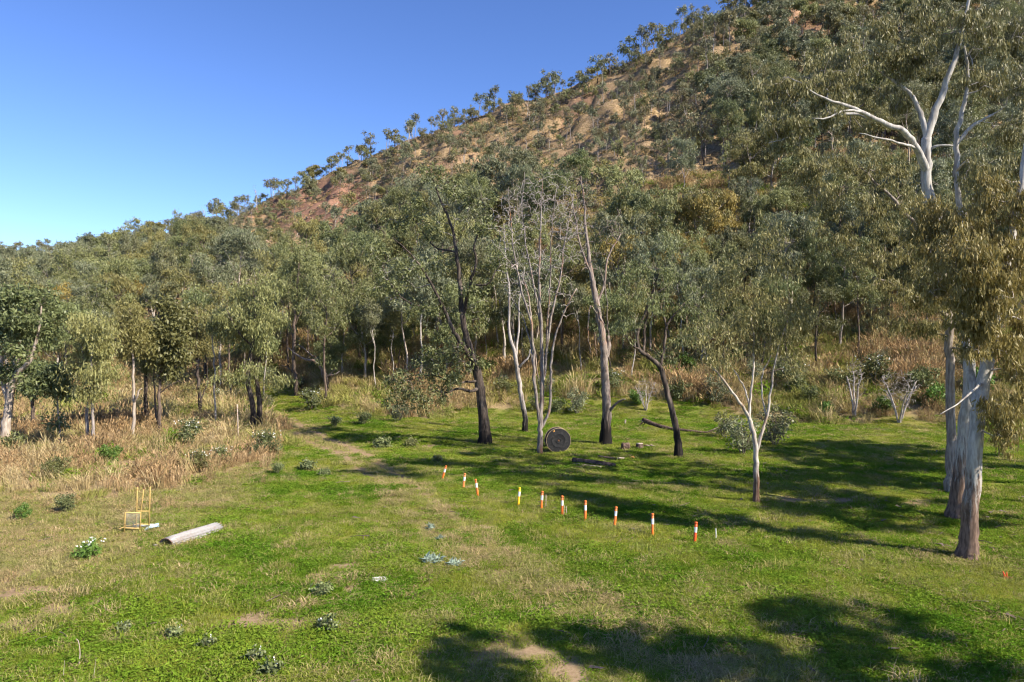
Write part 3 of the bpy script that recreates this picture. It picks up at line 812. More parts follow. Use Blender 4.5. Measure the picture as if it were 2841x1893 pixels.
def near_trees():
    gum = dict(csize=.37, L=.29, W=.06, droop=1.6, spread=.5, nper=95, cl=14, tk=.028, sprigs=4)
    # front white gum
    hero("white_gum_tree", "front white-barked gum with peeling brown foot at the right of the meadow", (2690, 1552),
         [[(2690, 1552, 0, .56), (2692, 1515, 0, .40), (2696, 1430, 0, .34), (2701, 1330, 0, .32), (2710, 1200, 0, .30), (2722, 1100, .2, .28), (2742, 1000, .4, .27), (2762, 880, .6, .22), (2790, 740, .8, .18), (2820, 560, 1, .14), (2850, 350, 1.2, .1)],
          [(2716, 1130, .1, .22), (2690, 1040, .8, .2), (2682, 960, 1.4, .17), (2672, 880, 2, .13), (2640, 780, 2.4, .09)],
          [(2755, 930, .5, .13), (2790, 880, 0, .11), (2830, 845, -.8, .09), (2880, 800, -1.6, .06)],
          [(2730, 1062, .2, .06), (2700, 1085, -.6, .045), (2660, 1120, -1, .03), (2610, 1150, -1.4, .015)]],
         [(2770, 1150, 60, 60, -1, 12), (2810, 1200, 40, 45, -1, 8), (2820, 1020, 50, 50, -.6, 10), (2740, 830, 70, 50, -1), (2820, 760, 60, 70, 0), (2680, 880, 60, 55, -1), (2620, 800, 70, 50, 1), (2655, 745, 60, 45, -1), (2690, 700, 60, 50, -1.2), (2725, 900, 50, 50, -1.2), (2700, 960, 45, 40, -1.2, 8), (2740, 780, 60, 50, -1.4), (2760, 660, 80, 60, .5), (2680, 690, 70, 60, 0), (2600, 590, 70, 55, 2), (2650, 640, 70, 50, 1.5), (2610, 690, 70, 50, 1.5), (2700, 780, 60, 50, -1), (2560, 640, 60, 50, 2.5), (2830, 560, 60, 80, 0), (2740, 540, 70, 60, 1.2), (2850, 900, 50, 60, 0), (2790, 960, 60, 40, -.6, 10), (2880, 1120, 60, 60, -.5)],
         'bark_white', 'twig_pale', 'leaf_gum', 1, sides=14, **gum)
    # rear white gum with the bare pale limbs high in the crown
    hero("white_gum_tree", "tall white gum with bare pale limbs spreading high above the right side", (2656, 1440),
         [[(2654, 1440, 0, .58), (2660, 1390, 0, .38), (2676, 1210, 0, .32), (2690, 1060, 0, .29), (2690, 900, .3, .27), (2650, 750, .5, .27), (2600, 620, .6, .26), (2570, 520, .7, .255), (2566, 440, .7, .25), (2566, 385, .7, .24)],
          [(2566, 400, .7, .22), (2580, 335, .7, .2), (2606, 275, .7, .17), (2622, 220, .6, .15), (2650, 150, .5, .12), (2668, 60, .4, .09), (2690, -60, .3, .06)],
          [(2566, 380, .7, .17), (2553, 330, .9, .14), (2530, 275, 1.1, .115), (2495, 242, 1.3, .09), (2455, 215, 1.5, .06), (2420, 190, 1.5, .035)],
          [(2564, 470, .6, .21), (2540, 415, 0, .18), (2505, 368, -.6, .155), (2440, 342, -1, .13), (2385, 312, -1.4, .105), (2335, 292, -1.6, .08), (2280, 275, -1.8, .055), (2225, 240, -1.9, .035), (2180, 215, -1.9, .015)],
          [(2440, 342, -1, .1), (2380, 322, -.6, .085), (2310, 322, -.8, .07), (2240, 352, -1.1, .05), (2175, 388, -1.3, .03), (2130, 398, -1.3, .012)],
          [(2385, 312, -1.4, .07), (2340, 310, -2, .055), (2290, 330, -2.4, .04), (2250, 330, -2.6, .015)],
          [(2540, 415, 0, .08), (2500, 400, -.8, .06), (2440, 385, -1.4, .045), (2380, 372, -1.8, .02)],
          [(2568, 425, .7, .09), (2592, 408, .4, .07), (2640, 406, .2, .04)],
          [(2690, 850, .3, .17), (2668, 650, 1.2, .15), (2652, 480, 1.4, .14), (2650, 390, 1.4, .13), (2668, 290, 1.4, .11), (2680, 200, 1.4, .08), (2668, 130, 1.4, .05)],
          [(2652, 400, 1.4, .1), (2690, 355, 1.2, .09), (2750, 320, 1.0, .06)]],
         [(2150, 320, 70, 50, -1), (2230, 230, 80, 50, -1), (2190, 390, 60, 45, -1), (2330, 170, 80, 50, -.5), (2430, 110, 80, 55, 0), (2330, 240, 70, 40, -1), (2290, 330, 50, 30, -1.5, 6), (2540, 170, 70, 60, .5), (2480, 290, 50, 35, 2, 7), (2640, 90, 80, 55, .5), (2760, 80, 80, 70, 0), (2700, 230, 70, 50, 2), (2800, 220, 70, 70, 0), (2790, 370, 70, 60, .5), (2480, 180, 60, 45, 1), (2120, 250, 45, 40, -1, 7), (2560, 50, 90, 45, 1), (2720, 470, 60, 50, -1), (2410, 250, 50, 30, 2, 6), (2830, 480, 50, 60, -.5)],
         'bark_white', 'twig_pale', 'leaf_gum', 2, sides=14, **gum)
    hero("straight_gum_tree", "straight grey-trunked gum standing just behind the two white gums", (2640, 1368),
         [[(2640, 1368, 0, .42), (2640, 1320, 0, .31), (2640, 1200, 0, .27), (2637, 1000, 0, .25), (2633, 880, 0, .23), (2605, 760, .4, .18), (2545, 640, .8, .13), (2460, 540, 1, .09), (2390, 470, 1, .05)],
          [(2636, 905, 0, .15), (2660, 905, -.8, .12), (2700, 930, -1.4, .08)],
          [(2634, 880, 0, .13), (2580, 850, -.8, .1), (2500, 800, -1.2, .07), (2420, 770, -1.4, .04)],
          [(2615, 790, .3, .12), (2640, 680, .8, .09), (2680, 590, 1, .06)],
          [(2637, 965, 0, .06), (2680, 970, -1, .04), (2720, 985, -1.5, .025)]],
         [(2350, 440, 80, 50, 1), (2450, 470, 80, 50, 0), (2300, 560, 80, 55, 1), (2410, 590, 80, 55, -.5), (2530, 560, 80, 60, 0), (2640, 600, 80, 60, 1.5), (2740, 560, 80, 60, 1), (2500, 700, 80, 55, -1), (2390, 720, 75, 50, -1), (2620, 730, 80, 55, -1), (2470, 810, 80, 45, -1.5), (2570, 830, 80, 45, -1.8), (2560, 910, 70, 35, -2), (2750, 720, 70, 60, 0), (2310, 660, 60, 45, 0), (2460, 880, 50, 30, -2, 7), (2680, 850, 60, 40, -2), (2250, 480, 50, 40, 1)],
         'bark_grey', 'twig', 'leaf_gum', 3, sides=12, **gum)
    g = dict(csize=.6, L=.27, W=.055, droop=1.3, spread=.6, nper=84, cl=10)
    hero("forked_gum_tree", "slender pale gum forking low into three stems in the meadow", (2100, 1397),
         [[(2101, 1397, 0, .26), (2100, 1370, 0, .18), (2099, 1300, 0, .155), (2098, 1250, 0, .14), (2094, 1215, 0, .13), (2083, 1175, .1, .12), (2074, 1148, 0, .1), (2042, 1102, -.3, .08), (1998, 1042, -.6, .06), (1968, 1010, -.8, .045), (1952, 960, -.8, .03)],
          [(2080, 1165, 0, .085), (2083, 1120, .2, .075), (2088, 1040, .3, .06), (2092, 960, .5, .05), (2084, 880, .6, .035)],
          [(2099, 1255, 0, .1), (2114, 1205, 0, .09), (2127, 1165, .1, .08), (2138, 1100, .2, .065), (2146, 1030, .2, .055), (2165, 950, .2, .045), (2185, 890, 0, .03)],
          [(2082, 1135, .2, .05), (2070, 1085, .8, .045), (2048, 1045, 1.2, .035), (2020, 1000, 1.5, .025)],
          [(2128, 1160, .1, .05), (2115, 1100, .6, .045), (2116, 1040, .8, .04), (2140, 985, 1, .03)]],
         [(1960, 910, 65, 50, -.5), (2050, 820, 75, 60, 0), (2150, 850, 75, 60, 0), (1985, 985, 55, 30, -.6), (2100, 930, 55, 45, .5), (2190, 940, 50, 50, 0), (2080, 730, 70, 50, .5), (2165, 740, 55, 50, .6), (2230, 880, 45, 50, .3), (2020, 890, 45, 40, 1), (2200, 1010, 40, 30, .2, 6), (1990, 780, 55, 50, .6), (2120, 660, 50, 40, .5, 7)],
         'bark_fork', 'twig', 'leaf_gum', 4, **g)
    hero("crooked_black_tree", "crooked black-trunked gum bending left beyond the log", (1884, 1268),
         [[(1885, 1268, 0, .40), (1882, 1230, 0, .29), (1877, 1190, 0, .26), (1866, 1140, 0, .24), (1850, 1080, 0, .215), (1832, 1020, 0, .2), (1802, 992, 0, .17), (1776, 970, 0, .15), (1768, 930, 0, .135), (1788, 870, .3, .12), (1806, 820, .5, .095), (1830, 750, .6, .06)],
          [(1832, 1020, 0, .13), (1843, 970, .4, .11), (1852, 900, .8, .09), (1900, 840, 1.2, .06)],
          [(1776, 970, 0, .08), (1755, 960, -.4, .07), (1738, 938, -.8, .04)],
          [(1786, 985, 0, .11), (1790, 900, .8, .09), (1812, 830, 1, .07), (1870, 780, 1.3, .04)]],
         [(1740, 800, 55, 50, -.6), (1800, 740, 65, 45, 0), (1880, 750, 65, 50, .5), (1945, 820, 60, 50, .5), (1860, 860, 65, 40, .8), (1735, 900, 45, 35, -.6), (1955, 900, 45, 40, .6), (1850, 990, 35, 25, .5, 5), (1900, 930, 45, 35, .6), (1700, 850, 40, 35, -.8, 6), (1800, 830, 50, 35, -1), (1850, 680, 50, 35, .5, 7)],
         'bark_black', 'twig', 'leaf_dark', 5, **g)
    dead = dict(nper=0, twig_r=.033, tk=.02, wiggle=.05, up=.38)
    hero("broken_gum_tree", "dying gum with split bleached trunk and burnt foot behind the logs", (1680, 1233),
         [[(1680, 1233, 0, .62), (1681, 1190, 0, .47), (1685, 1130, 0, .40), (1679, 1050, 0, .36), (1675, 980, 0, .34), (1671, 930, 0, .32), (1660, 870, .2, .28), (1650, 810, .3, .25), (1638, 750, .4, .2), (1628, 650, .6, .13), (1620, 560, .8, .08), (1612, 490, .8, .03)],
          [(1678, 1000, 0, .22), (1689, 965, .2, .2), (1687, 932, .2, .14)],
          [(1655, 840, .2, .12), (1676, 790, .6, .1), (1684, 720, 1, .08), (1722, 650, 1.4, .04)],
          [(1642, 770, .4, .12), (1612, 690, 0, .09), (1596, 610, -.4, .06), (1585, 540, -.6, .03)],
          [(1660, 880, .2, .08), (1638, 850, -.6, .06), (1632, 930, -1, .035), (1640, 985, -1, .02)],
          [(1686, 1150, 0, .14), (1704, 1126, -.4, .11), (1722, 1112, -.8, .08), (1736, 1108, -1, .05)],
          [(1688, 935, .2, .06), (1684, 880, -.4, .05), (1680, 800, -.6, .04), (1662, 740, -.6, .02)]],
         [(1660, 530, 40, 30, .6, 5), (1600, 560, 35, 30, 0, 4)],
         'bark_charfoot', 'twig_brown', 'leaf_gold', 6, bare=[(1620, 540, 65, 65, .6, 70), (1685, 640, 60, 65, 1, 60), (1590, 640, 50, 65, -.4, 44), (1640, 710, 60, 60, .5, 34)], **{**dead, 'nper': 30})
    hero("dead_tree", "grey leafless tree with many upswept stems beside the cable drum", (1499, 1261),
         [[(1499, 1261, 0, .27), (1499, 1220, 0, .23), (1500, 1180, 0, .21), (1503, 1130, 0, .19), (1506, 1020, 0, .16), (1501, 900, .1, .135), (1496, 780, .2, .1), (1500, 640, .3, .065), (1505, 500, .3, .025)],
          [(1499, 1180, 0, .15), (1487, 1100, -.3, .135), (1480, 1000, -.5, .12), (1474, 900, -.7, .1), (1442, 780, -.9, .075), (1420, 650, -1, .05), (1410, 520, -1, .02)],
          [(1505, 1080, 0, .13), (1513, 1000, .5, .12), (1530, 880, .9, .1), (1555, 760, 1.2, .075), (1572, 640, 1.3, .05), (1592, 530, 1.3, .02)],
          [(1500, 1190, 0, .13), (1524, 1140, -.2, .12), (1529, 1060, -.4, .11), (1529, 1000, -.5, .1), (1552, 900, -.6, .07), (1600, 800, -.8, .04)],
          [(1474, 900, -.7, .08), (1462, 800, .3, .06), (1385, 690, .6, .03)],
          [(1502, 920, .1, .09), (1474, 760, 1, .07), (1452, 600, 1.3, .045), (1455, 480, 1.4, .02)],
          [(1515, 980, .5, .08), (1525, 800, -.4, .06), (1530, 640, -.8, .04), (1545, 520, -1, .02)],
          [(1484, 1060, -.4, .08), (1468, 940, .8, .06), (1440, 860, 1.2, .045), (1400, 800, 1.4, .03)]],
         [], 'bark_dead', 'twig_dead', 'leaf_gold', 7, bare=[(1500, 560, 110, 80, 0, 290), (1420, 620, 70, 100, 0, 170), (1585, 640, 70, 100, 0, 170), (1500, 730, 115, 80, 0, 160), (1565, 830, 50, 60, -.3, 40), (1440, 810, 50, 55, .2, 40)], **dead)
    hero("pale_leaning_tree", "thin bleached tree with a black burnt foot left of the cable drum", (1458, 1198),
         [[(1461, 1198, 0, .34), (1457, 1165, 0, .27), (1450, 1120, 0, .25), (1441, 1070, 0, .24), (1436, 1020, 0, .22), (1424, 970, 0, .18), (1412, 910, .2, .14), (1413, 820, .4, .1), (1402, 700, .5, .06), (1398, 620, .5, .03)],
          [(1438, 1022, 0, .13), (1452, 1006, -.3, .11), (1466, 992, -.4, .09), (1471, 970, -.4, .05)],
          [(1430, 995, 0, .13), (1438, 920, .5, .1), (1440, 840, .8, .07), (1455, 740, 1, .03)]],
         [(1395, 640, 40, 40, .4, 6)], 'bark_bleached', 'twig_pale', 'leaf_olive', 8, bare=[(1410, 760, 45, 80, .4, 34), (1450, 780, 30, 60, .8, 14)], **{**dead, 'nper': 40})
    o = dict(csize=.6, L=.34, W=.12, droop=.5, spread=.9, nper=84, cl=11, twig_r=.034, tk=.026)
    hero("leaning_ironbark_tree", "large open-crowned ironbark with leaning burnt trunk and low drooping left bough", (1345, 1231),
         [[(1348, 1231, 0, .78), (1345, 1200, 0, .56), (1339, 1140, 0, .48), (1331, 1070, 0, .44), (1320, 1015, 0, .41), (1308, 985, 0, .36), (1292, 925, .2, .29), (1281, 860, .4, .25), (1277, 796, .5, .21), (1264, 694, .6, .16), (1250, 620, .7, .12), (1216, 540, .8, .08), (1192, 470, .8, .04)],
          [(1283, 880, .4, .18), (1303, 790, -.4, .15), (1321, 730, -.8, .12), (1316, 680, -1, .09), (1346, 600, -1.2, .05), (1335, 540, -1.2, .03)],
          [(1316, 1010, 0, .27), (1276, 948, -.6, .21), (1250, 900, -1, .18), (1226, 845, -1.2, .15), (1186, 770, -1.4, .11), (1140, 705, -1.6, .07), (1090, 660, -1.6, .04)],
          [(1329, 1078, -.2, .18), (1304, 1086, -.8, .15), (1274, 1078, -1.4, .12), (1235, 1090, -2, .08), (1195, 1080, -2.4, .05)],
          [(1324, 1058, -.2, .13), (1290, 1060, -.6, .1), (1255, 1064, -1, .08), (1200, 1040, -1.3, .06), (1140, 1055, -1.5, .03)],
          [(1264, 700, .6, .1), (1200, 680, 1.4, .08), (1150, 610, 1.8, .05), (1110, 600, 2, .03)],
          [(1226, 845, -1.2, .1), (1160, 850, -1.6, .08), (1100, 810, -2, .06), (1060, 740, -2, .03)],
          [(1308, 790, -.4, .09), (1350, 790, -.9, .07), (1385, 740, -1, .04)]],
         [(1262, 1040, 60, 34, -1, 8), (1190, 1040, 60, 40, -1.4, 8), (1120, 1062, 48, 38, -1.5, 8), (1240, 985, 70, 32, -1.2, 8), (1295, 1005, 40, 35, -.8, 5), (1165, 1105, 60, 26, -1.8, 6), (1245, 1085, 45, 24, -1.8, 4), (1085, 1100, 35, 25, -1.6, 4), (1190, 990, 50, 25, -1, 5),
          (1195, 480, 42, 32, .8, 6), (1250, 530, 50, 30, .7, 7), (1150, 580, 45, 30, 1.6, 7), (1100, 615, 50, 35, 1.6, 7), (1200, 640, 45, 30, 1, 6), (1062, 700, 45, 40, -1.8, 7), (1130, 750, 50, 40, -1.6, 8), (1230, 730, 40, 30, .6, 5), (1320, 550, 45, 35, -1.2, 7), (1350, 630, 40, 40, -1.2, 6), (1325, 790, 40, 35, -.8, 6), (1245, 830, 40, 35, 0, 6), (1060, 800, 45, 35, -2, 7), (1375, 720, 40, 35, -1, 6), (1180, 850, 45, 30, -1.5, 6)],
         'bark_black', 'twig_dead', 'leaf_dark', 9, bare=[(1120, 760, 70, 60, -1.6, 14), (1260, 620, 80, 60, 0, 12), (1330, 860, 40, 50, -.3, 10)], **o)

def auto_lobes(box, rng, n, rxs=.3, rys=.24):
    x0, y0, x1, y1 = box; cx, cy = (x0 + x1) / 2, (y0 + y1) / 2; w, h = (x1 - x0) / 2, (y1 - y0) / 2
    out = []
    for i in range(n):
        a = i * 2.39996 + rng.random() * .5; r = math.sqrt((i + .6) / n) * .74
        out.append((cx + math.cos(a) * r * w, cy + math.sin(a) * r * h, w * rxs * (.85 + .4 * rng.random()), h * rys * (.85 + .4 * rng.random()), (rng.random() - .5) * w * .03))
    return out

def left_trees():
    def quick(name, label, base, trunk, box, bark, leaf, seed, nl=9, extra=(), twig='twig', lob=(), **kw):
        rng = np.random.default_rng(seed + 900)
        p = dict(csize=.7, L=.36, W=.085, droop=1.2, spread=.7, nper=80, cl=9); p.update(kw)
        hero(name, label, base, [trunk, *extra], auto_lobes(box, rng, nl) + list(lob), bark, twig, leaf, seed, **p)
    big = dict(L=.38, W=.14, droop=.5, spread=.9)
    quick("pale_forked_tree", "pale gum at the left edge forking from a smooth tan trunk", (8, 1248),
          [(8, 1248, 0, .42), (14, 1190, 0, .36), (22, 1130, 0, .33), (27, 1090, 0, .3), (46, 1038, -.2, .22), (82, 1000, -.4, .18), (96, 960, -.5, .14), (110, 905, -.5, .1), (116, 850, -.5, .05)],
          (-90, 770, 200, 1000), 'bark_pale', 'leaf_green', 21, 13, [[(20, 1130, 0, .2), (6, 1060, .3, .18), (2, 1000, .5, .16), (-8, 900, .7, .12), (-20, 820, .8, .06)], [(30, 1085, 0, .09), (52, 1062, .3, .07), (75, 1040, .4, .04)], [(40, 1050, -.2, .12), (45, 960, .6, .1), (60, 880, .8, .06)]], lob=[(85, 1060, 40, 22, 0), (20, 1030, 30, 22, 0)], **big)
    quick("dark_trunk_tree", "short dark-trunked tree with rounded green crown next to the pale forked gum", (88, 1203), [(88, 1203, 0, .2), (89, 1150, 0, .17), (90, 1100, 0, .15), (95, 1060, 0, .1), (105, 1010, 0, .05)], (45, 985, 160, 1100), 'bark_brown', 'leaf_green', 22, 7, **big)
    quick("thin_sapling_tree", "thin leafy sapling standing in russet grass, second trunk right of the pale forked gum", (165, 1245), [(166, 1245, 0, .09), (162, 1180, 0, .08), (158, 1110, 0, .065), (160, 1060, 0, .04), (165, 1030, 0, .02)], (125, 1015, 195, 1105), 'bark_grey', 'leaf_green', 23, 5, lob=[(150, 1170, 25, 20, 0, 4)], **big)
    quick("drooping_twin_tree", "drooping grey-green tree with one black and one pale stem in russet grass", (258, 1256), [(259, 1256, 0, .16), (257, 1200, 0, .13), (255, 1130, 0, .11), (250, 1050, 0, .09), (255, 980, 0, .06), (262, 900, 0, .03)], (185, 850, 335, 1130), 'bark_grey', 'leaf_olive', 24, 13, [[(242, 1240, .4, .16), (241, 1180, .4, .14), (239, 1110, .4, .11), (236, 1030, .4, .07), (225, 960, .4, .04)]], droop=1.6)
    quick("pale_pole_tree", "olive-crowned tree on a straight pale pole trunk with a dark side branch", (369, 1222), [(369, 1222, 0, .16), (369, 1160, 0, .14), (370, 1080, 0, .12), (369, 1010, 0, .1), (364, 940, 0, .07), (362, 860, 0, .03)], (310, 820, 415, 1020), 'bark_pale', 'leaf_olive', 25, 9, [[(370, 1118, 0, .1), (380, 1100, -.3, .09), (384, 1085, -.3, .07), (392, 1078, -.3, .04)]])
    quick("broad_leaf_tree", "upright broad-leaved green tree on slim dark stems among the left trees", (439, 1212), [(439, 1212, 0, .2), (440, 1150, 0, .17), (442, 1080, 0, .14), (445, 1000, 0, .11), (440, 900, 0, .08), (440, 830, 0, .04)], (395, 795, 530, 1060), 'bark_brown', 'leaf_dark', 26, 12, [[(434, 1190, .3, .1), (429, 1120, .4, .09), (426, 1050, .4, .06), (415, 980, .4, .04)], [(443, 1090, 0, .07), (470, 1070, -.3, .05), (500, 1055, -.4, .03)]], L=.42, W=.17, droop=.7, spread=.8)
    quick("burnt_pole_tree", "dark bare-poled tree between the pale pole tree and the broad-leaved tree", (406, 1192), [(406, 1192, 0, .22), (405, 1130, 0, .2), (404, 1060, 0, .17), (400, 980, 0, .1), (398, 920, 0, .05)], (350, 930, 450, 1040), 'bark_black', 'leaf_olive', 27, 6)
    quick("dark_slender_tree", "slender blackish tree with sparse high crown left of the black twin trunks", (556, 1155), [(556, 1155, 0, .26), (553, 1100, 0, .2), (548, 1040, 0, .16), (545, 960, 0, .12), (548, 880, 0, .06)], (480, 830, 610, 1010), 'bark_black', 'leaf_olive', 28, 10, [[(556, 1110, 0, .08), (575, 1060, .4, .07), (572, 990, .5, .05), (585, 930, .5, .03)]], lob=[(540, 1080, 45, 20, 0)])
    quick("thin_white_tree", "thin white stem with a few leaves left of the black twin trunks", (597, 1188), [(597, 1188, 0, .1), (596, 1110, 0, .09), (594, 1030, 0, .08), (590, 950, 0, .06), (592, 900, 0, .03)], (570, 860, 640, 930), 'bark_pole', 'leaf_olive', 29, 4)
    quick("twin_black_tree", "dense drooping tree on two curved black trunks beside the track", (702, 1195),
          [(702, 1195, 0, .34), (701, 1150, 0, .27), (697, 1100, 0, .24), (688, 1065, 0, .23), (692, 1000, 0, .2), (705, 930, 0, .15), (708, 850, 0, .09), (700, 790, 0, .04)],
          (585, 745, 810, 1000), 'bark_black', 'leaf_olive', 30, 17, [[(719, 1178, .5, .33), (719, 1130, .5, .27), (716, 1080, .5, .25), (712, 1030, .5, .2), (735, 950, .6, .13), (760, 880, .7, .07)], [(690, 1070, 0, .09), (660, 1055, -.4, .07), (630, 1062, -.5, .04)], [(700, 960, 0, .1), (660, 920, -.5, .08), (630, 860, -.8, .05)]], lob=[(640, 1050, 45, 22, -.5), (770, 1050, 45, 25, .4), (700, 1030, 40, 25, -.5)], droop=1.6)
    quick("tall_olive_tree", "tall brown-trunked tree leaning slightly left at the head of the track", (822, 1098), [(823, 1098, 0, .34), (820, 1050, 0, .27), (815, 1010, 0, .24), (816, 940, 0, .2), (820, 860, 0, .16), (828, 770, 0, .12), (832, 690, 0, .06)], (745, 640, 900, 880), 'bark_brown', 'leaf_olive', 31, 14, [[(818, 1040, 0, .12), (800, 1022, -.5, .1), (782, 1013, -.7, .05)], [(818, 960, 0, .14), (805, 900, .6, .1), (780, 830, .8, .06)], [(820, 900, 0, .12), (850, 830, -.5, .09), (870, 770, -.7, .05)]])
    quick("gnarled_stump_tree", "gnarled half-burnt tree with contorted limbs at the head of the track", (906, 1090),
          [(906, 1090, 0, .24), (905, 1060, 0, .36), (900, 1040, 0, .42), (890, 1020, 0, .25), (872, 1002, 0, .2), (848, 998, -.3, .16), (824, 985, -.4, .12), (800, 965, -.5, .07)],
          (870, 930, 970, 1015), 'bark_charfoot', 'leaf_green', 32, 7, [[(905, 1045, 0, .2), (918, 1042, -.2, .15), (932, 1038, -.3, .11), (942, 1030, -.3, .06)], [(888, 1016, 0, .16), (876, 992, .2, .13), (862, 985, .3, .11), (840, 965, .3, .07), (815, 950, .3, .04)], [(912, 1042, 0, .12), (925, 1028, .2, .1), (929, 1018, .2, .06)], [(896, 1030, .2, .14), (910, 990, .5, .1), (920, 950, .6, .05)]])

near_trees()
left_trees()

ORD = ['first', 'second', 'third', 'fourth', 'fifth', 'sixth', 'seventh', 'eighth', 'ninth', 'tenth', 'eleventh', 'twelfth', 'thirteenth', 'fourteenth', 'fifteenth', 'sixteenth', 'seventeenth', 'eighteenth', 'nineteenth', 'twentieth', 'twenty-first', 'twenty-second', 'twenty-third', 'twenty-fourth', 'twenty-fifth', 'twenty-sixth', 'twenty-seventh', 'twenty-eighth', 'twenty-ninth', 'thirtieth']

# ------------------------------------------------------------------ generic trees for the wood behind
def gen_tree(name, rng, h, spread, bark, twig, leaf, crown0=.42, nlobes=9, ncl=9, nper=60, L=.4, W=.1, droop=1.2, tr=.2, csize=.75, lean=.06, fork=None, sides=6, spreadn=.7, sparse_up=False, bare=0):
    wob = lambda a: rng.normal() * a
    lx, ly = wob(lean) * h, wob(lean) * h
    top = .78 * h
    pts = [(0, 0, -.3)] + [(lx * t + wob(.012 * h), ly * t + wob(.012 * h), top * t) for t in (.12, .35, .6, .82, 1.0)]
    rad = [tr * 1.35, tr, tr * .85, tr * .66, tr * .45, tr * .25]
    limbs = [(np.array(pts), np.array(rad))]
    lobes = []
    ga = rng.random() * 6.28
    nl = 3 + int(rng.random() * 3)
    for i in range(nl):
        t0 = crown0 * .8 + (.72 - crown0 * .8) * (i + rng.random()) / nl
        p0 = catmull(pts, 6); q = p0[min(len(p0) - 1, int(np.searchsorted(p0[:, 2], t0 * h)))]
        a = ga + i * 2.4 + wob(.3); ln = spread * (.55 + .35 * rng.random())
        e = q + np.array([math.cos(a) * ln, math.sin(a) * ln, h * (.14 + .12 * rng.random())])
        m = q + (e - q) * .5 + np.array([0, 0, -.03 * h + wob(.02 * h)])
        limbs.append((np.array([q, m, e]), np.array([tr * .42, tr * .3, tr * .14])))
        lobes.append((e, (spread * .38, spread * .38, h * .085), ncl))
    for i in range(nlobes):
        a = ga + i * 2.399; f = (i + .5) / nlobes
        zc = crown0 + (1 - crown0) * (.15 + .8 * rng.random())
        prof = math.sin(min(1, max(.12, (1.02 - zc) / (1.02 - crown0))) ** .7 * math.pi * .62 + .25)
        r = spread * prof * (.35 + .5 * math.sqrt(f))
        lobes.append(((lx * zc + math.cos(a) * r, ly * zc + math.sin(a) * r, zc * h), (spread * .34, spread * .34, h * .075), ncl))
    b = [((lx, ly, h * .75), (spread * .8, spread * .8, h * .25), bare)] if bare else None
    return tree_meshes(name, limbs, lobes, M[bark], M[twig], M[leaf], rng, csize=csize, nper=nper, L=L, W=W, droop=droop, spread=spreadn, sides=sides, bare=b, twig_r=.026, tk=.021, wiggle=.14)

TOPLIM_X = [520, 580, 700, 800, 930, 1060, 1250, 1400, 1700, 1950, 2000, 2100]
TOPLIM_Y = [-500, 610, 665, 650, 625, 545, 500, 500, 500, 480, 400, -500]
def too_tall(px, X, Y, h):
    top = HY - (tz(X, Y) + h - CAMH) / Y * F
    return top < np.interp(px, TOPLIM_X, TOPLIM_Y)

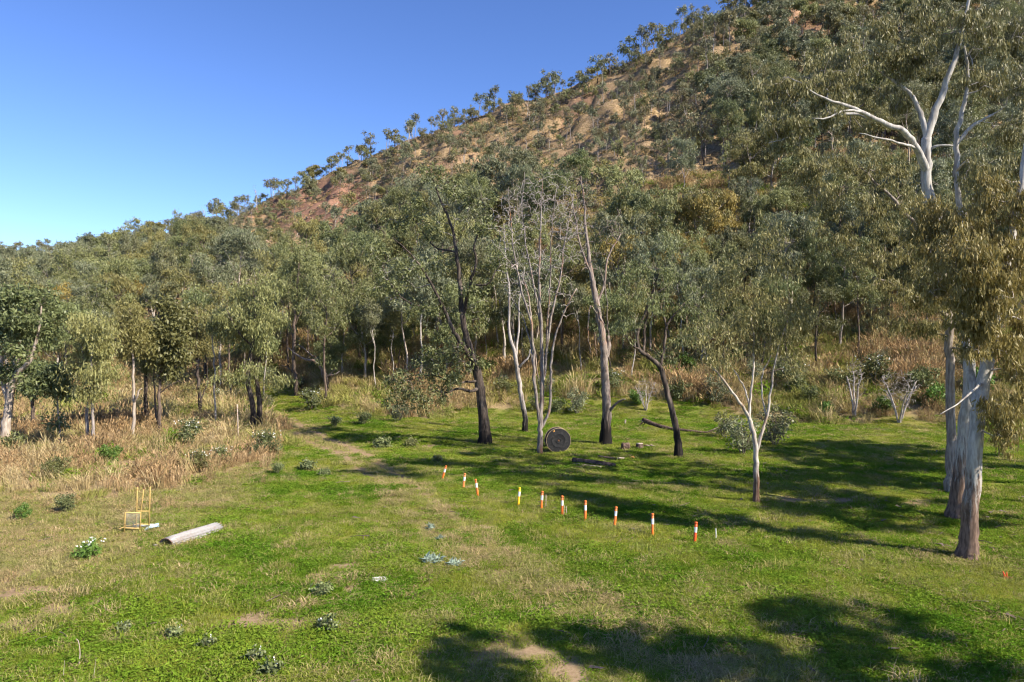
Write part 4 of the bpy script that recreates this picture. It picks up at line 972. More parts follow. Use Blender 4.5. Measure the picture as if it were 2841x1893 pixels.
def forest():
    rng = np.random.default_rng(77)
    V = {}
    def var(key, **kw): V[key] = gen_tree(key, np.random.default_rng(len(V) + 300), **kw)
    com = dict(nper=54, ncl=8, L=.42, W=.11, bare=18, csize=.58)
    var('olive1', h=15, spread=4.2, bark='bark_grey', twig='twig', leaf='leaf_olive', nlobes=13, **com)
    var('olive2', h=16, spread=3.6, bark='bark_brown', twig='twig', leaf='leaf_olive', nlobes=14, crown0=.36, **com)
    var('grey1', h=14, spread=4.0, bark='bark_pale', twig='twig_pale', leaf='leaf_grey', nlobes=11, **com)
    var('grey2', h=17, spread=3.8, bark='bark_pale', twig='twig_pale', leaf='leaf_grey', nlobes=11, crown0=.5, tr=.17, **com)
    var('green1', h=13, spread=4.0, bark='bark_black', twig='twig', leaf='leaf_green', nlobes=12, **com)
    var('dark1', h=14, spread=3.8, bark='bark_black', twig='twig', leaf='leaf_dark', nlobes=12, crown0=.4, **com)
    var('gold1', h=14, spread=4.6, bark='bark_pale', twig='twig', leaf='leaf_gold', nlobes=14, crown0=.4, **com)
    var('pole1', h=15, spread=2.2, bark='bark_pole', twig='twig_pale', leaf='leaf_olive', nlobes=7, crown0=.55, tr=.12, **com)
    var('pole2', h=13, spread=1.8, bark='bark_grey', twig='twig', leaf='leaf_grey', nlobes=5, crown0=.62, tr=.11, **com)
    var('bare1', h=13, spread=2.6, bark='bark_dead', twig='twig_brown', leaf='leaf_gold', nlobes=3, crown0=.6, tr=.14, **{**com, 'ncl': 4, 'bare': 70})
    for q, k in enumerate(list(V)):
        hh, ss, bk, tw, lf, nlb, c0, trr = [(17, 3.2, 'bark_brown', 'twig_pale', 'leaf_olive', 11, .45, .2), (13, 3.8, 'bark_pole', 'twig_pale', 'leaf_olive', 10, .36, .2), (16, 3.0, 'bark_pole', 'twig_pale', 'leaf_grey', 10, .45, .18), (15, 3.2, 'bark_grey', 'twig_pale', 'leaf_grey', 9, .5, .17), (15, 3.2, 'bark_brown', 'twig', 'leaf_green', 11, .42, .18),
                                          (16, 3.0, 'bark_black', 'twig', 'leaf_dark', 10, .46, .19), (12, 4.0, 'bark_pale', 'twig', 'leaf_gold', 11, .38, .2), (17, 1.9, 'bark_pole', 'twig_pale', 'leaf_grey', 6, .62, .12), (15, 2.2, 'bark_pole', 'twig_pale', 'leaf_olive', 6, .58, .12), (15, 2.2, 'bark_dead', 'twig_dead', 'leaf_olive', 3, .6, .13)][q]
        var(k + 'b', h=hh, spread=ss, bark=bk, twig=tw, leaf=lf, nlobes=nlb, crown0=c0, tr=trr, **({**com, 'ncl': 4, 'bare': 70} if k == 'bare1' else com))
    desc = {'olive1': ('olive_gum_tree', 'olive spreading gum'), 'olive2': ('olive_gum_tree', 'dense olive gum'), 'grey1': ('grey_gum_tree', 'grey-green pale-trunked gum'), 'grey2': ('grey_gum_tree', 'tall grey-green gum'),
            'green1': ('green_gum_tree', 'fresh green dark-trunked gum'), 'dark1': ('dark_gum_tree', 'dark black-trunked gum'), 'gold1': ('golden_gum_tree', 'golden-brown crowned gum'),
            'pole1': ('white_pole_tree', 'slim white-poled gum'), 'pole2': ('grey_pole_tree', 'slim grey-poled gum'), 'bare1': ('bare_sapling_tree', 'almost leafless brown-twigged tree')}
    spots = []
    # a few that the photo singles out
    fixed = [('gold1', 2000, 800, 122, 1.25), ('gold1', 1890, 830, 116, .95), ('green1', 2130, 860, 112, .9), ('grey2', 1900, 840, 150, 1.1), ('olive2', 1250, 850, 140, 1.1), ('olive1', 1640, 860, 118, 1.0), ('olive1', 760, 960, 118, 1.1),
             ('olive2', 350, 960, 124, 1.1), ('olive1', 520, 950, 130, 1.15), ('olive2', 160, 960, 120, .95), ('dark1', 560, 880, 190, 1.2), ('dark1', 500, 880, 200, 1.3), ('green1', 1000, 900, 128, 1.05), ('olive1', 2330, 900, 96, 1.0), ('dark1', 2260, 950, 92, .8), ('dark1', 2190, 960, 93, .85), ('olive1', 2385, 960, 93, .8), ('dark1', 2470, 960, 97, .95), ('green1', 2320, 960, 99, .9), ('olive2', 2560, 960, 94, .85), ('grey1', 2140, 960, 97, .8), ('dark1', 2620, 960, 99, 1.0), ('dark1', 2030, 960, 97, .8), ('olive2', 1930, 960, 99, .8)]
    for k, px, py, Y, s in fixed: spots.append((k, (px - CX) / F * Y, Y, s))
    keys = ['olive1', 'olive2', 'grey1', 'grey2', 'green1', 'dark1', 'pole1', 'pole2', 'bare1', 'gold1']
    tries = 0
    while len(spots) < 350 and tries < 30000:
        tries += 1
        Y = 92 + 118 * rng.random() ** .9
        t = -.82 + 1.62 * rng.random(); px = CX + F * t; X = t * Y
        # thinner along the open grass at the foot of the hill in the middle
        front = Y < 118
        if front and 850 < px < 1250 and rng.random() < .45: continue
        if Y < 104 and 1250 < px < 2000 and rng.random() < .35: continue
        if px > 2200 and Y < 96 and rng.random() < .3: continue
        if px < 850 and Y < 100: continue
        if too_tall(px, X, Y, 14.0): continue
        if min((X - a[1]) ** 2 + (Y - a[2]) ** 2 for a in spots) < (2.6 if front else 3.9) ** 2: continue
        w = np.array([.2, .16, .13, .12, .07, .08,   .09, .07, .06, .0])
        if front and 1100 < px < 1800: w = np.array([.09, .07, .12, .12, .04, .04, .22, .18, .12, .0])
        spots.append((keys[rng.choice(10, p=w / w.sum())], X, Y, .8 + .5 * rng.random()))
    tries = 0; base = len(spots)
    while len(spots) < base + 85 and tries < 6000:
        tries += 1
        Y = 94 + 34 * rng.random(); t = -.30 + .86 * rng.random(); X = t * Y; px = CX + F * t
        if px < 980 and Y < 112: continue
        if min((X - a[1]) ** 2 + (Y - a[2]) ** 2 for a in spots) < 2.1 ** 2: continue
        if too_tall(px, X, Y, 12.0): continue
        spots.append((['pole1', 'pole2', 'bare1', 'olive2', 'dark1', 'green1', 'grey2'][rng.choice(7, p=[.24, .22, .12, .12, .14, .06, .10])], X, Y, .6 + .45 * rng.random()))
    zones = [(-1e9, 190, 'behind the pale forked gum'), (190, 420, 'behind the drooping twin-stemmed tree'), (420, 620, 'behind the broad-leaved tree'), (620, 800, 'behind the black twin trunks'), (800, 1000, 'past the head of the track'),
             (1000, 1250, 'left of the leaning ironbark'), (1250, 1420, 'behind the leaning ironbark'), (1420, 1600, 'behind the dead grey tree'), (1600, 1780, 'behind the broken gum'), (1780, 1980, 'behind the crooked black tree'), (1980, 2200, 'behind the forked meadow gum'), (2200, 2480, 'right of the forked meadow gum'), (2480, 1e9, 'behind the white gums')]
    bands = [(0, 112, 'at forest edge'), (112, 145, 'mid-wood'), (145, 999, 'high in the wood')]
    cells = {}
    for sp in spots:
        px = CX + F * sp[1] / sp[2]
        zi = next(i for i, z in enumerate(zones) if z[0] <= px < z[1]); bi = next(i for i, b in enumerate(bands) if b[0] <= sp[2] < b[1])
        cells.setdefault((zi, bi, sp[0]), []).append((px, sp))
    ords = ORD
    for (zi, bi, k), lst in cells.items():
        lst.sort(key=lambda q: q[0])
        for i, (px, (kk, X, Y, s)) in enumerate(lst):
            nm, d = desc[kk]
            lab = d + ' ' + bands[bi][2] + ' ' + zones[zi][2] + ('' if len(lst) == 1 else ', ' + ords[min(i, 29)] + ' leftmost' if i else ', leftmost')
            place_tree(nm, V[kk + ('b' if rng.random() < .5 else '')], (X, Y, tz(X, Y) - .1), lab, "tree", "gums of the wood at the foot of the hill", rng.random() * 6.28, (s * (.75 + .3 * rng.random()), s * (.75 + .3 * rng.random()), s))
forest()

def hill_trees():
    rng = np.random.default_rng(99)
    V = []
    hl = dict(nper=15, ncl=5, L=.8, W=.22, sides=5, csize=.5, droop=.9)
    for i, (h, sp, nlb, c0, lf, bk, tw) in enumerate([(11, 2.6, 7, .5, 'leaf_hill', 'bark_brown', 'twig'), (12, 2.2, 5, .62, 'leaf_hill', 'bark_grey', 'twig'), (9, 2.8, 8, .4, 'leaf_hill', 'bark_brown', 'twig'), (12, 1.8, 5, .6, 'leaf_grey', 'bark_pale', 'twig_pale'),
                                                (8, 2.4, 7, .35, 'leaf_olive', 'bark_brown', 'twig'), (10, 2.3, 4, .65, 'leaf_grey', 'bark_grey', 'twig'), (9, 3.0, 9, .3, 'leaf_olive', 'bark_brown', 'twig')]):
        V.append(gen_tree("hill%d" % i, np.random.default_rng(500 + i), h, sp, bk, tw, lf, crown0=c0, nlobes=nlb, tr=.17, bare=8 if i in (1, 3, 5) else 0, **hl))
    dead = gen_tree("hilldead", np.random.default_rng(520), 10, 1.6, 'bark_pole', 'twig_dead', 'leaf_hill', crown0=.6, nlobes=0, ncl=1, nper=2, L=.5, W=.1, tr=.17, bare=14, sides=5)
    lush = [gen_tree("lush%d" % i, np.random.default_rng(530 + i), h, sp, 'bark_brown', 'twig', lf, crown0=.3, nlobes=13, ncl=7, nper=30, L=.75, W=.24, sides=5, csize=.75, tr=.2)
            for i, (h, sp, lf) in enumerate([(12, 4.0, 'leaf_olive'), (11, 4.2, 'leaf_hill'), (13, 3.8, 'leaf_grey'), (11, 4.2, 'leaf_dark')])]
    # --- along the skyline, spaced as in the photo
    names = ['hill_gum_tree'] * 7
    px = -20; sky_list = []
    while px < 2330:
        ground = np.interp(px, RID_PX, RID_Y)
        Y = ground * (.945 + .07 * rng.random()); X = (px - CX) / F * Y
        hh = (30 + 42 * rng.random()) * (.8 + .45 * float(vnoise(np.array([px / 70.0]), np.array([1.5]), 7)[0]))
        if px < 500: hh *= .8
        if 1640 < px < 1900: hh *= 1.25
        sky_list.append((px, X, Y, hh * Y / F, rng.integers(0, 7) if rng.random() > .035 else 7))
        px += (4 + 36 * rng.random() ** 2.4) * (1.1 if 700 < px < 1500 else .85)
    seg = [(-1e9, 300, 'on the low skyline at far left'), (300, 560, 'on the skyline above the left wood'), (560, 800, 'on skyline left of red rock face'), (800, 1060, 'on skyline above red rock face'), (1060, 1330, 'on skyline above leaning ironbark'),
           (1330, 1620, 'on knoll skyline above dead tree'), (1620, 1900, 'on the steep upper skyline'), (1900, 1e9, 'on skyline near the top edge')]
    ords = ['leftmost'] + ORD[1:]
    cnt = {}
    for (p, X, Y, h, k) in sky_list:
        si = next(i for i, s in enumerate(seg) if s[0] <= p < s[1]); c = cnt.get(si, 0); cnt[si] = c + 1
        ms = dead if k == 7 else V[k]; h0 = 10 if k == 7 else [11, 12, 9, 12, 8, 10, 9][k]
        s = h / h0
        place_tree('bleached_dead_tree' if k == 7 else 'ridge_gum_tree', ms, (X, Y, tz(X, Y) - .15), ('bleached bare tree ' if k == 7 else 'small wispy gum ') + seg[si][2] + ', ' + (ords[c] + (' from left' if c else '') if c < 30 else 'near its right end'),
                   "tree", "gums along the skyline", rng.random() * 6.28, (s * 1.05, s * 1.05, s))
    # --- on the slope
    n = 20000
    cy = np.sqrt(rng.random(n) * (400 ** 2 - 165 ** 2) + 165 ** 2); ct = -.72 + 1.44 * rng.random(n); cx = ct * cy; cp = CX + F * ct
    yr = np.interp(cp, RID_PX, RID_Y); yf = np.interp(cp, FOOT_PX, FOOT_Y); u = (cy - yf) / (yr - yf)
    cz = terrain(cx, cy); cpy = HY - (cz - CAMH) / cy * F
    dens = .22 + .5 * smooth(1750, 2050, cp) + .45 * smooth(430, 620, cpy) + .3 * smooth(700, 450, cp)
    dens = dens * (.5 + 1.1 * fbm(cx / 20, cy / 20, 3, 131))
    bare = (cp > 540) & (cp < 1960) & (HY - (cz + 7 - CAMH) / cy * F < np.interp(cp, TOPLIM_X, TOPLIM_Y))
    d2 = 2.1 * (.22 + .36 * smooth(1000, 1300, cp) + .3 * smooth(1500, 1800, cp)) * (.3 + 1.5 * smooth(.38, .62, fbm(cx / 22, cy / 22, 3, 131)))
    dens = np.where(bare, np.where(cp < 1010, d2 * .45, d2), dens)
    ok = np.nonzero((u <= .965) & (u >= .3) & (rng.random(n) < dens))[0]
    pts = []; NP = np.zeros((1750, 2))
    for i in ok:
        if len(pts) >= 1750: break
        k = len(pts)
        if k and np.min((NP[:k, 0] - cx[i]) ** 2 + (NP[:k, 1] - cy[i]) ** 2) < 3.2 ** 2: continue
        NP[k] = cx[i], cy[i]
        pts.append((float(cp[i]), float(cpy[i]), float(cx[i]), float(cy[i]), float(cz[i])))
    pts.sort(key=lambda q: q[3])
    cells = {}
    zx = [(-1e9, 600, 'on far-left slope'), (600, 1000, 'by the red rock face'), (1000, 1350, 'upslope of the leaning ironbark'), (1350, 1650, 'upslope of the dead tree'), (1650, 1950, 'upslope of the crooked tree'), (1950, 2250, 'on slope left of gum crown'), (2250, 1e9, 'on slope behind gum crowns')]
    rest = []
    for i, (p, py, X, Y, z) in enumerate(pts):
        lushp = .08 + .5 * float(smooth(480, 640, py)) + .35 * float(smooth(1850, 2100, p))
        if rng.random() < lushp * (.25 if 540 < p < 1900 and too_tall(p, X, Y, 9) else 1): kind = ('L', int(rng.integers(0, 4)))
        elif rng.random() < .05: kind = ('D', 0)
        else: kind = ('H', int(rng.integers(0, 7)))
        s = (.5 + .75 * rng.random() ** 1.3) * (.92 if kind[0] == 'L' else 1)
        if 540 < p < 1900 and too_tall(p, X, Y, 9): s *= .72
        if i >= 290: rest.append((X, Y, z, kind, s)); continue
        zi = next(j for j, q in enumerate(zx) if q[0] <= p < q[1])
        cells.setdefault((zi, int(py // 90), kind[0]), []).append((p, X, Y, z, kind, s))
    rows = {}
    for (zi, band, kd), lst in cells.items(): rows.setdefault((zi, kd), []).append(band)
    for (zi, band, kd), lst in sorted(cells.items()):
        lst.sort(key=lambda q: q[0])
        bs = sorted(rows[(zi, kd)]); bi = bs.index(band)
        bn = (ords[bi] if bi else 'top') + ' row' if len(bs) > 1 else 'one row'
        for i, (p, X, Y, z, kind, s) in enumerate(lst):
            ms = lush[kind[1]] if kd == 'L' else dead if kd == 'D' else V[kind[1]]
            nm = {'L': 'bushy_slope_tree', 'D': 'bleached_dead_tree', 'H': 'sparse_slope_tree'}[kd]
            d = {'L': 'bushy gum ', 'D': 'bleached bare tree ', 'H': 'sparse thin gum '}[kd]
            lab = d + zx[zi][2] + ', ' + bn + ('' if len(lst) == 1 else ', ' + (ords[i] if i < 30 else 'number %d' % (i + 1)) + ('' if i == 0 else ' from left'))
            place_tree(nm, ms, (X, Y, z - .2), lab, "tree", "gums scattered over the hillside", rng.random() * 6.28, (s * (.75 + .5 * rng.random()), s * (.75 + .5 * rng.random()), s))
    # --- the remaining far wood as one mass
    src = []; key = {}
    for kd, group in (('L', lush), ('D', [dead]), ('H', V)):
        for i, ms in enumerate(group):
            key[(kd, i)] = len(src)
            # one mesh with bark and leaves
            VV = []; FF = []; off = 0; mi = []; mats = []
            for j, me in enumerate(ms):
                if me is None: continue
                v = np.zeros(len(me.vertices) * 3, np.float32); me.vertices.foreach_get("co", v); v = v.reshape(-1, 3)
                VV.append(v)
                FF += [tuple(np.array(pp.vertices) + off) for pp in me.polygons]
                mi += [len(mats)] * len(me.polygons); mats.append(me.materials[0]); off += len(v)
            me = bpy.data.meshes.new("far_tree")
            me.from_pydata(np.vstack(VV).tolist(), [], [tuple(int(a) for a in f) for f in FF])
            for m in mats: me.materials.append(m)
            me.polygons.foreach_set("material_index", np.array(mi, np.int32))
            src.append(hidden_obj("far_tree", me))
    if rest:
        n = len(rest)
        scatter("far_hillside_woodland", [(a[0], a[1], a[2] - .2) for a in rest], [key[a[3]] for a in rest], np.stack([np.zeros(n), np.zeros(n), rng.random(n) * 6.28], -1), np.array([[a[4]] * 3 for a in rest]), src,
                "thin grey-green woodland high on the far hillside")
hill_trees()

# ------------------------------------------------------------------ trees just right of the view; their crowns shade the foreground
def side_trees():
    rng = np.random.default_rng(123); done = []
    for (x, y, h, sp, lab) in [(14.0, 7.0, 18, 3.2, 'tall gum near the camera whose shadow reaches the lower middle'), (20.5, 10.0, 19.5, 4.0, 'spreading gum right of the view shading the lower meadow'), (27.0, 12.0, 19, 5.4, 'tall gum right of the view shading the bottom right corner'),
                               (37.5, 33.0, 19, 5.0, 'gum beyond the right edge shading the middle meadow'), (37.0, 39.5, 18, 4.6, 'gum beyond the right edge, second of the far pair'), (46.0, 52.0, 20, 5.2, 'gum beyond the right edge on the foot of the bank'), (50.0, 45.5, 22, 5.4, 'tallest gum beyond the right edge'), (43.0, 44.0, 19, 5.2, 'gum beyond the right edge near the far bank')]:
        q = len(done) % 3
        if len(done) < 3: done.append(gen_tree("side", np.random.default_rng(140 + q), 19, 5.0, 'bark_white', 'twig', 'leaf_gum', crown0=.58, nlobes=10, ncl=8, nper=190, L=.34, W=.10, tr=.3, csize=.5))
        else: done.append(done[q])
        ms = done[-1]
        place_tree("shade_gum_tree", ms, (x, y, tz(x, y)), lab, "tree", None, rng.random() * 6.28, (sp / 5.0, sp / 5.0, h / 19.0))
side_trees()

# ------------------------------------------------------------------ shrubs, weeds, dead bushes
def shrub_meshes(name, seed, h, w, leaf, twig='twig', nst=5, nlob=6, ncl=6, nper=40, L=.16, W=.07, droop=.2, csize=.25, bare=0, flowers=0, flmat='flower'):
    rng = np.random.default_rng(seed)
    limbs = []; lobes = []
    for i in range(nst):
        a = i * 2.4 + rng.random(); r = w * .5 * (.4 + .5 * rng.random())
        e = np.array([math.cos(a) * r, math.sin(a) * r, h * (.55 + .3 * rng.random())])
        limbs.append((np.array([(math.cos(a) * .04, math.sin(a) * .04, -.1), e * .5 + np.array([0, 0, .06 * h]), e]), np.array([.03, .022, .012]) * max(.6, h / 1.6)))
    for i in range(nlob):
        a = i * 2.4; r = w * .5 * .7 * math.sqrt((i + .5) / max(1, nlob))
        if not bare: lobes.append(((math.cos(a) * r, math.sin(a) * r, h * (.3 + .55 * rng.random())), (w * .22, w * .22, h * .2), ncl))
    b = [((0, 0, h * .62), (w * .5, w * .5, h * .4), bare)] if bare else None
    mt, mb, ml = tree_meshes(name, limbs, lobes, M['twig_dead'] if bare else M[twig], M['twig_dead'] if bare else M[twig], M[leaf], rng, csize=csize, nper=nper, L=L, W=W, droop=droop, spread=1, twig_r=.02 if bare else .008, bare=b, sides=6, tk=.014)
    fl = None
    if flowers:
        P = np.stack([rng.normal(size=flowers) * w * .25, rng.normal(size=flowers) * w * .25, h * (.7 + .35 * rng.random(flowers))], -1)
        Vs, Fs = [], []
        for j in range(3):
            v, f = leaf_quads(P, rng, .07, .05, -.6, .8); Vs.append(v); Fs.append(f + j * len(P) * 4)
        fl = mesh_np(name + "_flowers", np.vstack(Vs), np.vstack(Fs), M[flmat])
    return mt, mb, ml, fl

def place_shrub(name, ms, loc, label, cat, group=None, rz=0, s=1.0):
    t = thing(name, loc, label, cat, group, rz); t.scale = (s, s, s)
    for nm, me in zip(("stems", "twigs", "foliage", "flowers"), ms):
        if me is not None: obj(nm, me, t, kind="stuff")
    return t

def shrubs():
    rng = np.random.default_rng(31)
    V = {'dark': shrub_meshes('darkshrub', 41, 1.5, 1.5, 'leaf_dark', flowers=26), 'green': shrub_meshes('greenshrub', 42, 1.3, 1.6, 'leaf_green'), 'bright': shrub_meshes('brightshrub', 43, 1.5, 1.7, 'leaf_bright', L=.2, W=.09),
         'grey': shrub_meshes('greyshrub', 44, 1.8, 1.8, 'leaf_grey', ncl=5), 'weed': shrub_meshes('weedy', 45, .45, .8, 'leaf_green', nst=6, nlob=7, ncl=5, nper=22, csize=.14, L=.16, W=.07), 'wflower': shrub_meshes('flowerweed', 46, .7, .8, 'leaf_bright', nst=6, ncl=5, nper=24, csize=.16, L=.15, W=.05, flowers=22),
         'thistle': shrub_meshes('thistle', 47, .35, .8, 'leaf_silver', nst=4, nlob=5, ncl=2, nper=14, csize=.16, L=.32, W=.10, droop=-.4), 'datura': shrub_meshes('datura', 48, .5, .75, 'leaf_green', nst=5, nlob=6, ncl=4, nper=16, csize=.14, L=.17, W=.10, flowers=6),
         'dead': shrub_meshes('deadbush', 49, 3.4, 2.6, 'leaf_grey', bare=240, nst=5), 'deadtall': shrub_meshes('deadtallbush', 50, 4.2, 1.5, 'leaf_grey', bare=170, nst=3)}
    L = [('dark', 524, 1238, 1.5, 'dark_shrub', 'dark glossy shrub with pale flowers in dry grass left of the twin black trunks', 'shrub'),
         ('dark', 734, 1268, 1.35, 'dark_shrub', 'dark flowering shrub at the edge of the track', 'shrub'),
         ('green', 770, 1316, .6, 'low_shrub', 'small dark tuft at the meadow corner below the track-side shrub', 'shrub'),
         ('weed', 850, 1305, 1.4, 'leafy_weed', 'leafy weed in the grass just right of the track-side shrub', 'weed'),
         ('weed', 898, 1322, 1.0, 'leafy_weed', 'small weed beside the left wheel rut', 'weed'),
         ('dark', 548, 1310, 1.0, 'dark_shrub', 'flowering shrub at the front of the dry grass above the yellow frame', 'shrub'),
         ('dark', 610, 1292, .9, 'dark_shrub', 'flowering shrub between the two larger dark shrubs', 'shrub'),
         ('green', 150, 1330, 1.1, 'green_shrub', 'green flowering shrub in flattened dry grass on the left', 'shrub'),
         ('bright', 302, 1290, .9, 'green_shrub', 'bright yellow-green shrub among dry grass left of centre', 'shrub'),
         ('green', 178, 1425, .75, 'green_shrub', 'small upright shrub left of the yellow frame', 'shrub'),
         ('bright', 58, 1445, .5, 'green_shrub', 'small bright shrub near the left edge', 'shrub'),
         ('green', 25, 1268, 1.4, 'green_shrub', 'leafy shrub below the pale forked gum', 'shrub'),
         ('wflower', 243, 1552, 1.2, 'flowering_weed', 'bushy weed topped with small white flowers below the yellow frame', 'weed'),
         ('weed', 1062, 1242, 1.7, 'leafy_weed', 'dark leafy weed left of the leaning ironbark', 'weed'),
         ('weed', 1140, 1240, 1.5, 'leafy_weed', 'bluish leafy weed beside the bare earth patch', 'weed'),
         ('weed', 1215, 1282, 1.0, 'leafy_weed', 'weed above the first leaning bollard', 'weed'),
         ('thistle', 1193, 1566, .8, 'thistle', 'silvery thistle rosette beside bare earth, the left one of the pair', 'thistle'),
         ('thistle', 1257, 1574, .6, 'thistle', 'silvery thistle rosette, the right one of the pair', 'thistle'),
         ('thistle', 1195, 1470, .5, 'thistle', 'small silvery thistle farther up the meadow', 'thistle'),
         ('thistle', 1222, 1500, .4, 'thistle', 'smallest silvery thistle between the others', 'thistle'),
         ('datura', 342, 1760, 0.62, 'trumpet_weed', 'white-trumpeted weed nearest the lower left', 'weed'), ('datura', 478, 1778, 0.68, 'trumpet_weed', 'blue-green weed with white trumpets, second from left', 'weed'),
         ('datura', 572, 1805, 0.62, 'trumpet_weed', 'white-trumpeted weed in the middle of the lower left turf', 'weed'), ('datura', 706, 1846, 0.68, 'trumpet_weed', 'white-trumpeted weed by the bottom edge', 'weed'), ('datura', 752, 1882, 0.74, 'trumpet_weed', 'dark clump of trumpet weed cut by the bottom edge', 'weed'),
         ('datura', 905, 1752, 0.81, 'trumpet_weed', 'dark trumpet weed above the tree shadow at the bottom', 'weed'), ('weed', 890, 1655, .9, 'leafy_weed', 'small dark weed between bare patches', 'weed'),
         ('grey', 2062, 1262, 1.7, 'grey_shrub', 'twiggy grey shrub left of the forked gum', 'shrub'), ('grey', 2150, 1235, 1.9, 'grey_shrub', 'tall twiggy shrub right behind the forked gum', 'shrub'), ('grey', 2010, 1215, 1.3, 'grey_shrub', 'low twiggy shrub farther left behind the forked gum', 'shrub'),
         ('dead', 2497, 1172, 1.7, 'dead_bush', 'bleached leafless bush with spreading twigs left of the straight gum', 'bush'), ('deadtall', 2372, 1160, 1.6, 'dead_bush', 'tall thin bleached dead bush, leftmost on the right bank', 'bush'), ('dead', 1792, 1140, 1.15, 'dead_bush', 'white dead bush beside the crooked black tree', 'bush'),
         ('bright', 2710, 1100, 1.9, 'bright_shrub', 'bright green shrub showing behind the white gum trunks', 'shrub'), ('bright', 2600, 1130, 1.5, 'bright_shrub', 'green shrub left of the straight gum trunk', 'shrub'), ('green', 2250, 1120, 1.5, 'green_shrub', 'dark green shrub on the right bank above dry grass', 'shrub'),
         ('grey', 1600, 1148, 1.6, 'grey_shrub', 'grey-green shrub between the dead tree and the broken gum', 'shrub'), ('green', 1010, 1180, 1.1, 'green_shrub', 'green shrub under the low bough of the ironbark', 'shrub'), ('grey', 1110, 1170, 1.2, 'grey_shrub', 'dry brownish shrub under the ironbark bough', 'shrub'), ('green', 930, 1185, .9, 'green_shrub', 'green shrub on the right of the track head', 'shrub')]
    for k, px, py, s, nm, lab, cat in L:
        b = hit(px, py)
        place_shrub(nm, V[k], b, lab, cat, None, rng.random() * 6.28, s)
    for k, px, py, sz, nm, lab in [('dark', 2200, 1090, 2.2, 'dark_shrub', 'large dark shrub on the right bank above the forked gum'), ('green', 2330, 1085, 2.0, 'green_shrub', 'large green shrub behind the tall thin dead bush'), ('dark', 2430, 1075, 2.4, 'dark_shrub', 'large dark shrub between the two dead bushes'), ('green', 2560, 1090, 2.2, 'green_shrub', 'large green shrub right of the spreading dead bush'),
                                ('bright', 2450, 1150, 1.2, 'bright_shrub', 'small bright shrub at the foot of the right bank'), ('bright', 2290, 1155, 1.0, 'bright_shrub', 'small bright shrub left of the tall thin dead bush'), ('green', 1880, 1110, 1.7, 'green_shrub', 'green shrub behind the crooked black tree'), ('grey', 1980, 1120, 1.8, 'grey_shrub', 'grey shrub between the crooked tree and the forked gum'),
                                ('dark', 1700, 1090, 1.8, 'dark_shrub', 'dark shrub right behind the broken gum'), ('green', 1400, 1100, 1.6, 'green_shrub', 'green shrub between the ironbark and the bleached tree')]:
        place_shrub(nm, V[k], hit(px, py), lab, 'shrub', None, rng.random() * 6.28, sz)
    # understorey bushes in the rough grass
    zones = [(-1e9, 420, 'among the left trees'), (420, 820, 'around the black twin trunks'), (820, 1300, 'beyond the track head'), (1300, 1700, 'behind the dead tree'), (1700, 2200, 'behind the crooked tree'), (2200, 1e9, 'on the right bank')]
    cells = {}
    for i in range(230):
        Y = 84 + 62 * rng.random(); t = -.72 + 1.42 * rng.random(); X = t * Y; px = CX + F * t
        if px < 850 and Y < 92: continue
        if 900 < px < 1300 and Y < 120 and rng.random() < .7: continue
        k = ['green', 'grey', 'dark', 'bright'][rng.choice(4, p=[.35, .35, .2, .1])]
        zi = next(j for j, q in enumerate(zones) if q[0] <= px < q[1])
        cells.setdefault((zi, k), []).append((px, X, Y))
    ords = ORD
    for (zi, k), lst in cells.items():
        lst.sort()
        for i, (px, X, Y) in enumerate(lst):
            d = {'green': 'green understorey bush ', 'grey': 'grey understorey bush ', 'dark': 'dark understorey bush ', 'bright': 'bright green understorey bush '}[k]
            place_shrub('understorey_bush', V[k], (X, Y, tz(X, Y) - .05), d + zones[zi][2] + (', ' + ords[min(i, 29)] + ' from left' if len(lst) > 1 else ''), "bush", "understorey bushes in the rough grass", rng.random() * 6.28, .8 + .9 * rng.random())
shrubs()

# ------------------------------------------------------------------ small built things
def lathe(prof, sides=16):
    V = []; Fq = []
    for (r, z) in prof: V += [(r * math.cos(2 * math.pi * i / sides), r * math.sin(2 * math.pi * i / sides), z) for i in range(sides)]
    for k in range(len(prof) - 1):
        for i in range(sides): Fq.append((k * sides + i, k * sides + (i + 1) % sides, (k + 1) * sides + (i + 1) % sides, (k + 1) * sides + i))
    return np.array(V), np.array(Fq)

def lathe_mesh(name, prof, mat, sides=16):
    V, Fq = lathe(prof, sides); return mesh_np(name, V, Fq, mat, sides < 20)

def box_mesh(name, sx, sy, sz, mat, bev=0.0, z0=0.0):
    x, y = sx / 2, sy / 2
    V = [(-x, -y, z0), (x, -y, z0), (x, y, z0), (-x, y, z0), (-x, -y, z0 + sz), (x, -y, z0 + sz), (x, y, z0 + sz), (-x, y, z0 + sz)]
    Fq = [(3, 2, 1, 0), (4, 5, 6, 7), (0, 1, 5, 4), (1, 2, 6, 5), (2, 3, 7, 6), (3, 0, 4, 7)]
    return mesh_np(name, V, Fq, mat)

def bar(name, a, b, r, mat, parent, sides=8):
    t = Tubes(); t.add(np.array([a, b], float), [r, r], sides); return obj(name, t.mesh(name, M[mat]), parent)

